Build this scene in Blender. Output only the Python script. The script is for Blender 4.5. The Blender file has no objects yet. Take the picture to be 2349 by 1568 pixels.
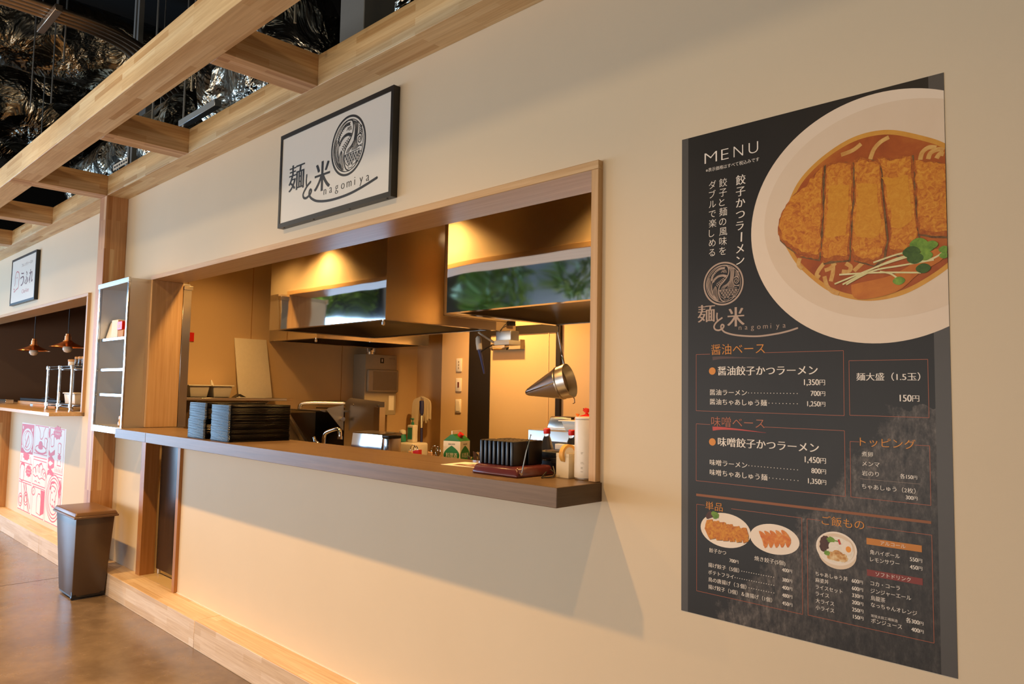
import bpy, bmesh, math, random
from mathutils import Vector, Matrix
D = bpy.data
S = bpy.context.scene
COL = S.collection
RND = random.Random(7)
PI = math.pi

# ------------------------------------------------------------------ camera
cam_d = D.cameras.new('camera')
cam_d.sensor_width = 36.0
cam_d.lens = 1691.749 / 2349 * 36.0
cam_d.clip_start = 0.02
cam_d.clip_end = 200
cam = D.objects.new('camera', cam_d)
COL.objects.link(cam)
def cam_axes(yaw, pit, rol):
    f = Vector((-math.sin(yaw) * math.cos(pit), math.cos(yaw) * math.cos(pit), math.sin(pit)))
    r = Vector((math.cos(yaw), math.sin(yaw), 0))
    u = r.cross(f)
    return (r * math.cos(rol) + u * math.sin(rol), u * math.cos(rol) - r * math.sin(rol), f)
_r, _u, _f = cam_axes(0.77248961, 0.06909452, 0.01758607)
cam.matrix_world = Matrix(((_r.x, _u.x, -_f.x, 0.0), (_r.y, _u.y, -_f.y, -1.93), (_r.z, _u.z, -_f.z, 1.43), (0, 0, 0, 1)))
S.camera = cam

# ------------------------------------------------------------------ world, light, exposure
S.view_settings.view_transform = 'Standard'
S.view_settings.look = 'None'
S.view_settings.gamma = 1.0
S.view_settings.use_curve_mapping = False
S.view_settings.exposure = 0.06
W = D.worlds.new('world')
S.world = W
W.use_nodes = True
W.node_tree.nodes['Background'].inputs[0].default_value = (0.9, 0.95, 1.0, 1)
W.node_tree.nodes['Background'].inputs[1].default_value = 0.03
try:
    S.cycles.use_denoising = True
    S.cycles.max_bounces = 8
    S.cycles.diffuse_bounces = 4
    S.cycles.glossy_bounces = 5
    S.cycles.transmission_bounces = 6
    S.cycles.transparent_max_bounces = 8
    S.cycles.sample_clamp_indirect = 5.0
    S.cycles.caustics_reflective = False
    S.cycles.caustics_refractive = False
except Exception:
    pass

def lamp(kind, name, loc, power, color, target=None, size=0.05, sy=None, angle=None, blend=0.5):
    l = D.lights.new(name, kind)
    l.energy = power
    l.color = color
    if kind == 'AREA':
        l.shape = 'RECTANGLE'
        l.size = size
        l.size_y = sy or size
    else:
        l.shadow_soft_size = size
    if kind == 'SPOT':
        l.spot_size = angle
        l.spot_blend = blend
    o = D.objects.new(name, l)
    COL.objects.link(o)
    o.location = loc
    if target is not None:
        o.rotation_euler = (Vector(target) - Vector(loc)).to_track_quat('-Z', 'Y').to_euler()
    return o
WARM = (1.0, 0.53, 0.16)
COOL = (0.42, 0.68, 1.0)
NEUT = (1.0, 0.90, 0.80)
# row of warm ceiling spots in front of the counters, one per bay, each with a little spill
for x, e in ((-0.85, 66), (-2.33, 165), (-3.82, 190), (-5.30, 190), (-6.78, 190), (-8.26, 185), (-9.74, 185)):
    lamp('SPOT', 'ceiling_spot_light', (x, -1.41, 3.2), e, WARM, (x, -1.16, 0.0), 0.035, angle=math.radians(118), blend=1.0)
    lamp('POINT', 'ceiling_spot_spill', (x, -1.41, 3.2), 7.5, (1.0, 0.72, 0.40), None, 0.035)
# daylight: glazed end of the hall on the left, glazed front behind the camera
lamp('AREA', 'end_window_daylight', (-13.4, -5.0, 1.5), 500, COOL, (0, -5.0, 1.2), 6.4, 2.8)
lamp('AREA', 'front_window_daylight', (-6.0, -7.4, 0.9), 315, NEUT, (-6.0, 0, 0.5), 13.0, 1.6)
# fill lamps added over the planting across the hall to brighten its reflections
for x in (-9.0, -6.0, -3.0, 0.0):
    lamp('SPOT', 'hall_fill_light', (x, -7.2, 5.2), 520, NEUT, (x, -8.8, 3.2), 0.06, angle=math.radians(110), blend=0.8)
lamp('SPOT', 'hall_fill_light', (-14.5, -5.0, 5.2), 900, NEUT, (-17.8, -6.5, 2.4), 0.06, angle=math.radians(110), blend=0.8)  # added likewise, brightens the far end wall in the hoods
lamp('SPOT', 'shop_fill_light', (-9.2, 1.6, 2.55), 60, WARM, (-9.8, 1.8, 0), 0.06, angle=math.radians(150), blend=0.9)  # fill lamp added to lift the dark interior of the far shop
# warm downlights in the kitchen ceiling
for x in (-4.84, -3.40, -1.98):
    lamp('SPOT', 'kitchen_wall_downlight', (x, 0.36, 2.585), 70, WARM, (x, 0.34, 0), 0.045, angle=math.radians(130), blend=0.8)
for x, y, e in ((-5.35, 0.55, 34), (-4.3, 2.05, 190), (-2.7, 1.61, 55), (-1.1, 0.9, 90)):
    lamp('SPOT', 'kitchen_downlight', (x, y, 2.585), e, WARM, (x, y, 0), 0.05, angle=math.radians(150), blend=0.8)

# ------------------------------------------------------------------ materials
def lin(c):
    if isinstance(c, str):
        c = c.lstrip('#')
        c = tuple(int(c[i:i + 2], 16) / 255 for i in (0, 2, 4))
        return tuple(x / 12.92 if x <= 0.04045 else ((x + 0.055) / 1.055) ** 2.4 for x in c)
    return c
class NT:
    def __init__(s, name):
        s.m = D.materials.new(name)
        s.m.use_nodes = True
        s.t = s.m.node_tree
        s.b = s.t.nodes['Principled BSDF']
    def n(s, typ, **k):
        o = s.t.nodes.new(typ)
        for a, v in k.items():
            setattr(o, a, v)
        return o
    def l(s, a, b):
        s.t.links.new(a, b)
    def coord(s, kind='Object'):
        return s.n('ShaderNodeTexCoord').outputs[kind]
    def mapping(s, src, scale=(1, 1, 1), loc=(0, 0, 0), rot=(0, 0, 0)):
        o = s.n('ShaderNodeMapping')
        o.inputs['Scale'].default_value = scale
        o.inputs['Location'].default_value = loc
        o.inputs['Rotation'].default_value = rot
        s.l(src, o.inputs[0])
        return o.outputs[0]
    def noise(s, src, scale, detail=4, rough=0.55, dist=0.0):
        o = s.n('ShaderNodeTexNoise')
        o.inputs['Scale'].default_value = scale
        o.inputs['Detail'].default_value = detail
        o.inputs['Roughness'].default_value = rough
        o.inputs['Distortion'].default_value = dist
        s.l(src, o.inputs['Vector'])
        return o.outputs['Fac']
    def ramp(s, fac, stops):
        o = s.n('ShaderNodeValToRGB')
        e = o.color_ramp.elements
        while len(e) < len(stops):
            e.new(0.5)
        for i, (p, c) in enumerate(stops):
            e[i].position = p
            c = lin(c)
            e[i].color = (c[0], c[1], c[2], 1)
        s.l(fac, o.inputs[0])
        return o.outputs[0]
    def mix(s, fac, a, b, mode='MIX'):
        o = s.n('ShaderNodeMix', data_type='RGBA', blend_type=mode)
        if isinstance(fac, (int, float)):
            o.inputs[0].default_value = fac
        else:
            s.l(fac, o.inputs[0])
        for sock, v in ((o.inputs[6], a), (o.inputs[7], b)):
            if isinstance(v, (str, tuple)):
                c = lin(v)
                sock.default_value = (c[0], c[1], c[2], 1)
            else:
                s.l(v, sock)
        return o.outputs[2]
    def math(s, op, a, b=0.0):
        o = s.n('ShaderNodeMath', operation=op)
        for sock, v in ((o.inputs[0], a), (o.inputs[1], b)):
            if isinstance(v, (int, float)):
                sock.default_value = v
            else:
                s.l(v, sock)
        return o.outputs[0]
    def bump(s, h, strength=0.3, dist=0.01):
        o = s.n('ShaderNodeBump')
        o.inputs['Strength'].default_value = strength
        o.inputs['Distance'].default_value = dist
        s.l(h, o.inputs['Height'])
        s.l(o.outputs[0], s.b.inputs['Normal'])
    def color(s, v):
        if isinstance(v, (str, tuple)):
            c = lin(v)
            s.b.inputs['Base Color'].default_value = (c[0], c[1], c[2], 1)
        else:
            s.l(v, s.b.inputs['Base Color'])
    def set(s, rough=0.5, metal=0.0, spec=None, coat=None, trans=None, ior=None, alpha=None):
        i = s.b.inputs
        i['Roughness'].default_value = rough
        i['Metallic'].default_value = metal
        if spec is not None:
            i['Specular IOR Level'].default_value = spec
        if coat is not None:
            i['Coat Weight'].default_value = coat
            i['Coat Roughness'].default_value = 0.08
        if trans is not None:
            i['Transmission Weight'].default_value = trans
        if ior is not None:
            i['IOR'].default_value = ior
        if alpha is not None:
            i['Alpha'].default_value = alpha
        return s
M = {}
def plain(key, c, rough=0.5, metal=0.0, var=0.06, vs=40, bump=0.0, **k):
    n = NT(key)
    co = n.coord()
    f = n.noise(co, vs)
    l = lin(c)
    n.color(n.mix(f, tuple(x * (1 - var) for x in l), tuple(min(1, x * (1 + var)) for x in l)))
    n.set(rough, metal, **k)
    if bump:
        n.bump(n.noise(co, vs * 4, 2), bump, 0.002)
    M[key] = n.m
    return n.m
def lamwood(key, along, lo, mid, hi, length=0.42, h=0.03, rough=0.45, seed=0.0):
    """finger-jointed laminated softwood: staves with their own tint plus grain"""
    n = NT(key)
    co = n.coord()
    sep = n.n('ShaderNodeSeparateXYZ')
    n.l(co, sep.inputs[0])
    o = {'x': 0, 'y': 1, 'z': 2}
    a = sep.outputs[o[along]]
    rest = [sep.outputs[i] for k, i in o.items() if k != along]
    v = n.math('ADD', rest[0], rest[1])
    cmb = n.n('ShaderNodeCombineXYZ')
    n.l(n.math('ADD', a, seed), cmb.inputs[0])
    n.l(n.math('ADD', v, 50.0), cmb.inputs[1])
    br = n.n('ShaderNodeTexBrick')
    br.offset = 0.37
    br.squash = 1.0
    br.inputs['Scale'].default_value = 1.0
    br.inputs['Brick Width'].default_value = length
    br.inputs['Row Height'].default_value = h
    br.inputs['Mortar Size'].default_value = 0.0
    br.inputs['Color1'].default_value = (0, 0, 0, 1)
    br.inputs['Color2'].default_value = (1, 1, 1, 1)
    n.l(cmb.outputs[0], br.inputs['Vector'])
    tint = n.ramp(br.outputs['Color'], [(0.0, lo), (0.45, mid), (0.75, mid), (1.0, hi)])
    g = n.mapping(cmb.outputs[0], (3.0, 90.0, 1.0))
    gr = n.noise(g, 1.0, 5, 0.6, 0.6)
    shade = n.ramp(gr, [(0.3, (0.80, 0.74, 0.68)), (0.62, (1.0, 1.0, 1.0))])
    n.color(n.mix(1.0, tint, shade, 'MULTIPLY'))
    n.set(rough, spec=0.35)
    n.bump(gr, 0.08, 0.002)
    M[key] = n.m
    return n.m
def grainwood(key, along, c0, c1, rough=0.45, s=1.0, spec=0.4):
    n = NT(key)
    co = n.coord()
    sc = {'x': (2.0, 60, 60), 'y': (60, 2.0, 60), 'z': (60, 60, 2.0)}[along]
    f = n.noise(n.mapping(co, tuple(v * s for v in sc)), 1.0, 6, 0.65, 0.4)
    n.color(n.ramp(f, [(0.3, c0), (0.68, c1)]))
    n.set(rough, spec=spec)
    n.bump(f, 0.06, 0.002)
    M[key] = n.m
    return n.m
def metalmat(key, c, rough, wave=0.0, wscale=2.0, brush=None):
    n = NT(key)
    co = n.coord()
    n.color(c)
    n.set(rough, 1.0)
    if brush:
        f = n.noise(n.mapping(co, brush), 1.0, 4)
        r = n.n('ShaderNodeMapRange')
        r.inputs[3].default_value = rough * 0.8
        r.inputs[4].default_value = rough * 1.25
        n.l(f, r.inputs[0])
        n.l(r.outputs[0], n.b.inputs['Roughness'])
    if wave:
        n.bump(n.noise(co, wscale, 1, 0.4), wave, 0.02)
    M[key] = n.m
    return n.m

# painted wall board, very fine texture
n = NT('wall_paint')
co = n.coord()
f = n.noise(co, 420, 2)
n.color(n.mix(n.noise(co, 3.0, 3), '#dbcbaf', '#dfd0b5'))
n.set(0.62, spec=0.3)
n.bump(f, 0.12, 0.001)
M['wall'] = n.m
plain('kitchen_wall', '#d9bd94', 0.35, var=0.02, vs=3)
plain('brown_wall', '#7d6250', 0.7, var=0.04, vs=3)
plain('void', '#0b0a09', 0.9)
plain('hall_grey', '#8d8f90', 0.8, var=0.05, vs=2)
plain('steel_grey', '#6d7070', 0.55, var=0.05)
lamwood('beam_x', 'x', '#c9a573', '#e0c698', '#ecdab2', seed=0.13)
lamwood('beam_y', 'y', '#b98d60', '#cda678', '#dcbc92', seed=1.7)
lamwood('beam_z', 'z', '#b07a4a', '#c9996a', '#e0bf92', 0.6, seed=3.1)
lamwood('step_x', 'x', '#dcc3a3', '#ecd8c0', '#f4e6d4', 0.5, 0.038, seed=5.3)
grainwood('oak_x', 'x', '#c09a6c', '#d6b68a', 0.4)
grainwood('oak_z', 'z', '#bf986a', '#d4b287', 0.4)
grainwood('oak_dark_z', 'z', '#a06c38', '#b47f49', 0.4)
grainwood('counter_x', 'x', '#66533f', '#79634e', 0.33, 1.3, spec=0.26)
grainwood('counter_end', 'y', '#4b3a2c', '#5a4736', 0.32, 1.3)
grainwood('left_counter', 'x', '#c9a577', '#dcbd92', 0.24)
grainwood('dark_door', 'z', '#34281f', '#403229', 0.25, 0.7, spec=0.6)
metalmat('mirror_steel', (0.80, 0.80, 0.79), 0.045, 0.25, 2.2)
metalmat('brushed_steel', (0.62, 0.60, 0.57), 0.24, 0.0, brush=(4, 4, 160))
metalmat('side_steel', (0.66, 0.63, 0.58), 0.16, 0.12, 2.0)
metalmat('satin_steel', (0.72, 0.71, 0.69), 0.32)
metalmat('front_steel', (0.82, 0.83, 0.83), 0.15)
metalmat('soft_steel', (0.78, 0.77, 0.75), 0.45)
metalmat('chrome', (0.86, 0.86, 0.86), 0.06)
metalmat('dull_pipe', (0.36, 0.27, 0.19), 0.38)
metalmat('galvanised', (0.5, 0.52, 0.52), 0.4)
metalmat('copper', (0.86, 0.36, 0.14), 0.26)
plain('black_frame', '#17150f', 0.35)
plain('lacquer', '#070708', 0.2, spec=0.25)
plain('black_plastic', '#141318', 0.3)
plain('bin_plastic', '#584638', 0.3, spec=0.6)
plain('bin_lid', '#775a42', 0.34)
plain('white_plastic', '#e9e5dc', 0.35)
plain('cream_plastic', '#ded0b2', 0.4)
plain('white_board', '#e6e0d2', 0.45)
plain('red_plastic', '#d8201a', 0.35)
plain('green_print', '#1f7a3a', 0.5)
plain('pager_base', '#5a2b2e', 0.18, spec=0.6)
plain('box_black', '#17181b', 0.35)
plain('tape_yellow', '#e8b25c', 0.4)
plain('orange_plastic', '#f08228', 0.45)
plain('paper_white', '#f0ece2', 0.7)
plain('door_beige', '#cbb48c', 0.5, var=0.02)
plain('dark_trim', '#17110c', 0.5)
plain('dispenser', '#b5aa94', 0.45)
plain('dispenser_dark', '#968b78', 0.5)
plain('mop_head', '#d8cbb2', 0.9, bump=0.6, vs=200)
plain('blue_plastic', '#2b3270', 0.4)
plain('kraft', '#c79a6a', 0.7)
plain('teal_print', '#2f8a78', 0.5)
plain('sign_face', '#e6e2d8', 0.4, var=0.01)
plain('ink', '#1d1a14', 0.5)
plain('ink_maroon', '#6e3b33', 0.5)
plain('ink_red', '#c34a4c', 0.5)
plain('poster_red', '#e0505a', 0.5, var=0.03)
plain('poster_pale', '#f1ece4', 0.5, var=0.01)
plain('bulb', '#efe9df', 0.3)
plain('cable', '#15110e', 0.5)
def clear(key, c, rough=0.05):
    n = NT(key)
    n.color(c)
    n.set(rough, 0.0, trans=1.0, ior=1.35)
    M[key] = n.m
clear('clear_plastic', (0.93, 0.94, 0.93), 0.08)
clear('cloudy_plastic', (0.9, 0.9, 0.88), 0.35)
# polished concrete
n = NT('concrete')
co = n.coord()
f1 = n.noise(co, 1.3, 8, 0.65, 0.6)
f2 = n.noise(co, 9.0, 6, 0.6)
c = n.ramp(f1, [(0.3, '#66584a'), (0.5, '#827261'), (0.7, '#9b8974')])
n.color(n.mix(0.35, c, n.ramp(f2, [(0.3, '#594d41'), (0.7, '#9a8873')])))
n.set(0.2, spec=0.55)
r = n.n('ShaderNodeMapRange')
r.inputs[3].default_value = 0.14
r.inputs[4].default_value = 0.36
n.l(f2, r.inputs[0])
n.l(r.outputs[0], n.b.inputs['Roughness'])
n.bump(f2, 0.05, 0.004)
M['concrete'] = n.m
# crinkled foil lagging on ducts
n = NT('foil')
co = n.coord()
v = n.n('ShaderNodeTexVoronoi', feature='F1')
v.inputs['Scale'].default_value = 2.2
n.l(n.mapping(co, (1, 1, 1)), v.inputs['Vector'])
w = n.noise(co, 2.6, 4, 0.5, 1.0)
h = n.math('ADD', n.math('MULTIPLY', v.outputs['Distance'], 0.8), w)
n.color(n.mix(n.noise(co, 3), (0.24, 0.20, 0.15), (0.40, 0.37, 0.30)))
n.set(0.2, 1.0)
n.bump(h, 0.9, 0.16)
M['foil'] = n.m

# ------------------------------------------------------------------ mesh helpers
class MB:
    """collects shapes in one bmesh; coordinates are the world's unless an origin is given"""
    def __init__(s, o=(0, 0, 0)):
        s.bm = bmesh.new()
        s.o = Vector(o)
        s.mi = 0
    def _v(s, p):
        return s.bm.verts.new(Vector(p) - s.o)
    def face(s, pts):
        try:
            f = s.bm.faces.new([s._v(p) for p in pts])
            f.material_index = s.mi
            return f
        except ValueError:
            return None
    def box(s, x0, x1, y0, y1, z0, z1, bev=0.0, seg=2):
        P = [(x, y, z) for z in (z0, z1) for y in (y0, y1) for x in (x0, x1)]
        return s.hexa([P[i] for i in (0, 1, 3, 2, 4, 5, 7, 6)], bev, seg)
    def hexa(s, P, bev=0.0, seg=2):
        """8 corners: bottom ring counter-clockwise from above, then top ring"""
        v = [s._v(p) for p in P]
        fs = [s.bm.faces.new([v[i] for i in q]) for q in ((3, 2, 1, 0), (4, 5, 6, 7), (0, 1, 5, 4), (1, 2, 6, 5), (2, 3, 7, 6), (3, 0, 4, 7))]
        for f in fs:
            f.material_index = s.mi
        if bev:
            es = list({e for f in fs for e in f.edges})
            r = bmesh.ops.bevel(s.bm, geom=es, offset=bev, segments=seg, profile=0.5, affect='EDGES')
            for f in r['faces']:
                f.material_index = s.mi
        return fs
    def rbox(s, cx, cy, z0, z1, hx, hy, ang, bev=0.0):
        c, n_ = math.cos(ang), math.sin(ang)
        q = [(cx + c * a - n_ * b, cy + n_ * a + c * b) for a, b in ((-hx, -hy), (hx, -hy), (hx, hy), (-hx, hy))]
        s.hexa([(x, y, z0) for x, y in q] + [(x, y, z1) for x, y in q], bev)
    def ring(s, c, ax, r, seg, ref=None):
        ax = Vector(ax).normalized()
        ref = Vector(ref) if ref is not None else (Vector((0, 0, 1)) if abs(ax.z) < 0.9 else Vector((1, 0, 0)))
        a = ax.cross(ref).normalized()
        b = ax.cross(a)
        return [s._v(Vector(c) + (a * math.cos(2 * PI * i / seg) + b * math.sin(2 * PI * i / seg)) * r) for i in range(seg)]
    def _skin(s, A, B):
        k = len(A)
        for i in range(k):
            try:
                f = s.bm.faces.new((A[i], A[(i + 1) % k], B[(i + 1) % k], B[i]))
                f.material_index = s.mi
            except ValueError:
                pass
    def _cap(s, A):
        try:
            f = s.bm.faces.new(A)
            f.material_index = s.mi
        except ValueError:
            pass
    def cyl(s, p0, p1, r, r2=None, seg=16):
        p0, p1 = Vector(p0), Vector(p1)
        A = s.ring(p0, p1 - p0, r, seg)
        B = s.ring(p1, p1 - p0, r if r2 is None else r2, seg)
        s._skin(A, B)
        s._cap(A)
        s._cap(B)
    def lathe(s, prof, c=(0, 0, 0), axis=(0, 0, 1), seg=24, cap=True):
        c, axis = Vector(c), Vector(axis).normalized()
        prev = first = None
        for r, t in prof:
            R = s.ring(c + axis * t, axis, max(r, 1e-4), seg)
            if prev:
                s._skin(prev, R)
            else:
                first = R
            prev = R
        if cap:
            s._cap(first)
            s._cap(prev)
    def tube(s, pts, r, seg=8, closed=False):
        pts = [Vector(p) for p in pts]
        k = len(pts)
        rings = []
        ref = None
        for i, p in enumerate(pts):
            t = (pts[(i + 1) % k] - pts[i - 1]) if closed or 0 < i < k - 1 else (pts[1] - pts[0] if i == 0 else pts[-1] - pts[-2])
            if t.length < 1e-9:
                t = Vector((0, 0, 1))
            t.normalize()
            if ref is None:
                ref = Vector((0, 0, 1)) if abs(t.z) < 0.9 else Vector((1, 0, 0))
            a = t.cross(ref)
            if a.length < 1e-4:
                a = t.cross(Vector((0.3, 1, 0.2)))
            a.normalize()
            ref = a.cross(t)
            b = t.cross(a)
            rr = r[i] if isinstance(r, (list, tuple)) else r
            rings.append([s._v(p + (a * math.cos(2 * PI * j / seg) + b * math.sin(2 * PI * j / seg)) * rr) for j in range(seg)])
        for i in range(k - 1):
            s._skin(rings[i], rings[i + 1])
        if closed:
            s._skin(rings[-1], rings[0])
        else:
            s._cap(rings[0])
            s._cap(rings[-1])
    def prism(s, poly, fn, d0, d1):
        """extrude a 2-D outline: fn(u, v, d) gives the point"""
        A = [s._v(fn(u, v, d0)) for u, v in poly]
        B = [s._v(fn(u, v, d1)) for u, v in poly]
        s._skin(A, B)
        s._cap(list(reversed(A)))
        s._cap(B)
    def build(s, name, mats, parent=None, smooth=40, origin=None):
        bmesh.ops.recalc_face_normals(s.bm, faces=s.bm.faces)
        lim = math.radians(smooth)
        for e in s.bm.edges:
            e.smooth = len(e.link_faces) == 2 and e.calc_face_angle(0) < lim
        for f in s.bm.faces:
            f.smooth = True
        me = D.meshes.new(name)
        s.bm.to_mesh(me)
        s.bm.free()
        for k in (mats if isinstance(mats, (list, tuple)) else [mats]):
            me.materials.append(M[k] if isinstance(k, str) else k)
        o = D.objects.new(name, me)
        COL.objects.link(o)
        if parent is not None:
            o.parent = parent
        else:
            o.location = s.o
        return o
def tag(o, label, cat, group=None, kind=None):
    if label:
        o['label'] = label
    if cat:
        o['category'] = cat
    if group:
        o['group'] = group
    if kind:
        o['kind'] = kind
    return o
def thing(name, label, cat, loc, group=None, rz=0.0):
    o = D.objects.new(name, None)
    o.empty_display_size = 0.05
    COL.objects.link(o)
    o.location = loc
    o.rotation_euler = (0, 0, rz)
    return tag(o, label, cat, group)
def struct(name, mb, mats, label=None, cat=None, smooth=40):
    return tag(mb.build(name, mats, smooth=smooth), label, cat, None, 'structure')
def copy_tree(o, parent=None):
    c = o.copy()
    COL.objects.link(c)
    if parent is not None:
        c.parent = parent
    for ch in list(o.children):
        copy_tree(ch, c)
    return c

# ================================================================== the setting
ZB0, ZB1 = 2.863, 3.015            # timber grid
YF0, YF1 = -0.754, -0.605          # front rail
CX0, CX1 = -6.172, -6.022          # post between the two counters
b = MB(); b.box(-18, 6, -10, 3.5, -0.1, 0.0); struct('floor', b, 'concrete', 'mottled polished concrete floor of the hall', 'floor')
b = MB(); b.box(-18, 6, -10, 4.5, 5.6, 5.7); struct('ceiling', b, 'void', 'black open ceiling void above the timber grid', 'ceiling')
# hall enclosure, seen only in reflections
b = MB(); b.box(-18, 6, -10.0, -9.9, 0, 5.6); struct('wall_hall', b, 'hall_grey', 'grey wall across the hall', 'wall')
b = MB(); b.box(5.9, 6, -10, 4.5, 0, 5.6); struct('wall_right', b, 'wall', 'end wall beyond the menu poster', 'wall')
b = MB(); b.box(-18, -17.9, -10, 4.5, 0, 3.4); struct('wall_end', b, 'hall_grey', 'far end wall of the hall', 'wall')
b = MB(); b.box(-18, -17.9, -10, 4.5, 3.4, 5.6); struct('wall_end_upper', b, 'void', 'black upper part of the far end wall', 'wall')
b = MB(); b.box(-18, 6, 4.4, 4.5, 2.7, 5.6); struct('wall_void', b, 'void', 'dark rear wall of the ceiling void', 'wall')

# main counter wall
b = MB()
b.box(-1.472, 5.9, 0.0, 0.17, 0.0, ZB0 + 0.02)
b.box(-5.42, -1.472, 0.0, 0.17, 2.206, ZB0 + 0.02)
b.box(CX1, -5.42, 0.0, 0.17, 2.182, ZB0 + 0.02)
b.box(-4.766, -1.472, 0.0, 0.17, 0.0, 1.086)
b.box(CX1, -5.43, 0.0, 0.17, 0.0, 1.104)
b.box(CX1, -5.43, 0.02, 0.10, 1.09, 1.11)
struct('wall_front', b, 'wall', 'beige painted wall with the serving hatch and the big menu poster', 'wall')
# wall of the neighbouring shop
b = MB()
b.box(-6.80, CX0, 0.0, 0.17, 0.0, ZB0 + 0.02)
b.box(-13.0, -6.80, 0.0, 0.17, 2.19, ZB0 + 0.02)
b.box(-9.26, -6.80, 0.0, 0.17, 0.0, 1.176)
b.box(-13.0, -9.26, 0.10, 0.17, 0.0, 1.176)
struct('wall_left', b, 'wall', 'beige painted wall of the shop beyond the wooden post', 'wall')

# kitchen shell behind the hatch
b = MB(); b.box(-6.1, -6.0, 0.17, 2.95, 0, 2.62); struct('wall_kitchen_left', b, 'kitchen_wall', 'tan panelled side wall of the kitchen', 'wall')
b = MB()
b.box(-5.335, 0.7, 2.60, 2.70, 0, 2.62)
b.box(-6.0, -5.335, 2.834, 2.93, 0, 2.62)
b.box(-5.345, -5.335, 2.70, 2.834, 0, 2.62)
struct('wall_kitchen_back', b, 'kitchen_wall', 'tan back wall of the kitchen with light switches', 'wall')
b = MB(); b.box(0.6, 0.7, 0.17, 2.6, 0, 2.62); struct('wall_kitchen_right', b, 'kitchen_wall', 'right side wall of the kitchen', 'wall')
b = MB(); b.box(-6.1, 0.7, 0.17, 2.95, 2.60, 2.68); struct('ceiling_kitchen', b, 'kitchen_wall', 'low tan ceiling of the kitchen', 'ceiling')
b = MB()
for y in (0.47, 1.02, 1.93):
    b.box(-6.0, -5.9985, y, y + 0.004, 0.0, 2.6)
struct('trim_1', b, 'oak_dark_z', 'thin joints between the side wall panels', 'trim')
# neighbouring shop interior
b = MB(); b.box(-12.6, -12.5, 0.17, 3.0, 0, 2.8); struct('wall_shop_left', b, 'brown_wall', 'dark brown wall inside the neighbouring shop', 'wall')
b = MB(); b.box(-12.6, -6.1, 2.9, 3.0, 0, 2.8); struct('wall_shop_back', b, 'brown_wall', 'dark brown rear wall of the neighbouring shop', 'wall')
b = MB(); b.box(-6.2, -6.1, 0.17, 3.0, 0, 2.8); struct('wall_shop_right', b, 'brown_wall', 'dark partition between the two shops', 'wall')
b = MB(); b.box(-12.6, -6.1, 0.17, 3.0, 2.6, 2.68); struct('ceiling_shop', b, 'brown_wall', 'dark ceiling of the neighbouring shop', 'ceiling')

# door at the back of the kitchen
b = MB()
b.box(-4.93, -4.66, 2.575, 2.60, 0, 2.0)
b.box(-4.66, -3.85, 2.575, 2.60, 1.93, 2.0)
b.box(-3.895, -3.85, 2.575, 2.60, 0, 1.93)
dr = tag(b.build('door_1', 'dark_trim'), 'sliding door with dark frame at the back of the kitchen', 'door', None, 'structure')
b = MB(); b.box(-4.66, -3.895, 2.585, 2.599, 0.01, 1.93); b.build('door_leaf', 'door_beige', dr)['label'] = 'beige door leaf'
b = MB(); b.box(-3.985, -3.975, 2.581, 2.585, 0.01, 1.93); b.build('door_seam', 'kitchen_wall', dr)
b = MB(); b.box(-4.60, -4.25, 2.53, 2.584, 1.80, 1.88); b.build('door_closer', 'dispenser_dark', dr)

# ------------------------------------------------------------------ timber grid (laminated softwood, 150 mm square)
def timber(name, label, x0, x1, y0, y1, z0, z1, m):
    bb = MB(((x0 + x1) / 2, (y0 + y1) / 2, (z0 + z1) / 2))
    bb.box(x0, x1, y0, y1, z0, z1, 0.0015, 1)
    return tag(bb.build(name, m), label, 'beam', None, 'structure')
timber('beam_front', 'laminated timber rail nearest the camera, running the length of the hall', -13.0, 2.5, YF0, YF1, ZB0, ZB1, 'beam_x')
timber('beam_wall', 'laminated timber rail fixed along the top of the beige wall', CX1, 2.5, -0.152, 0.0, ZB0, ZB1, 'beam_x')
timber('beam_wall_left', 'laminated timber rail along the wall of the far shop', -13.0, CX0, -0.152, 0.0, ZB0, ZB1, 'beam_x')
timber('column', 'laminated timber post between the two shops', CX0, CX1, -0.152, 0.0, 0.15, ZB1, 'beam_z')
for i, (x, w) in enumerate(((-0.07, 'above the menu poster'), (-1.558, 'right of the shop sign, out of the frame'), (-3.046, 'nearest one in view, above the shop sign'), (-4.533, 'second in view, between sign and post'), (CX1, 'at the head of the wooden post'), (-7.49, 'first one beyond the wooden post'), (-8.97, 'second one beyond the wooden post'), (-10.46, 'third one beyond the wooden post'))):
    if i < 2:
        continue
    timber('cross_beam', 'short laminated cross beam, ' + w, x - 0.148, x, YF0 + 0.001 if x == CX1 else YF1, -0.152, ZB0 - (0.0012 if x == CX1 else 0.0), ZB1, 'beam_y')
# step along the foot of the walls, with a butt joint
def step(name, label, x0, x1):
    bb = MB(((x0 + x1) / 2, -0.075, 0.075))
    bb.box(x0, x1, -0.151, 0.0, 0.0, 0.15, 0.002, 1)
    return tag(bb.build(name, 'step_x'), label, 'step', None, 'structure')
step('baseboard_right', 'laminated timber plinth under the menu wall, right of the joint', -4.137, 5.0)
step('baseboard_middle', 'laminated timber plinth under the hatch, left of the joint', -7.3, -4.140)
step('baseboard_left', 'laminated timber plinth under the pink poster', -13.0, -7.303)

b = MB(); b.box(-4.766, 5.0, -0.004, 0.0, 0.15, 0.1545)  # pale strip stands in for the bright highlight along the joint
struct('highlight_strip', b, 'white_plastic', 'thin pale strip painted as a highlight where the wall meets the timber plinth', 'trim')
b = MB(); b.box(-6.312, -6.308, -9.8, -0.152, 0.0, 0.0006); b.box(-18, 6, -2.202, -2.198, 0.0, 0.0006)
struct('trim_6', b, 'dark_trim', 'thin saw cut joints in the concrete floor', 'trim')
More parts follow.
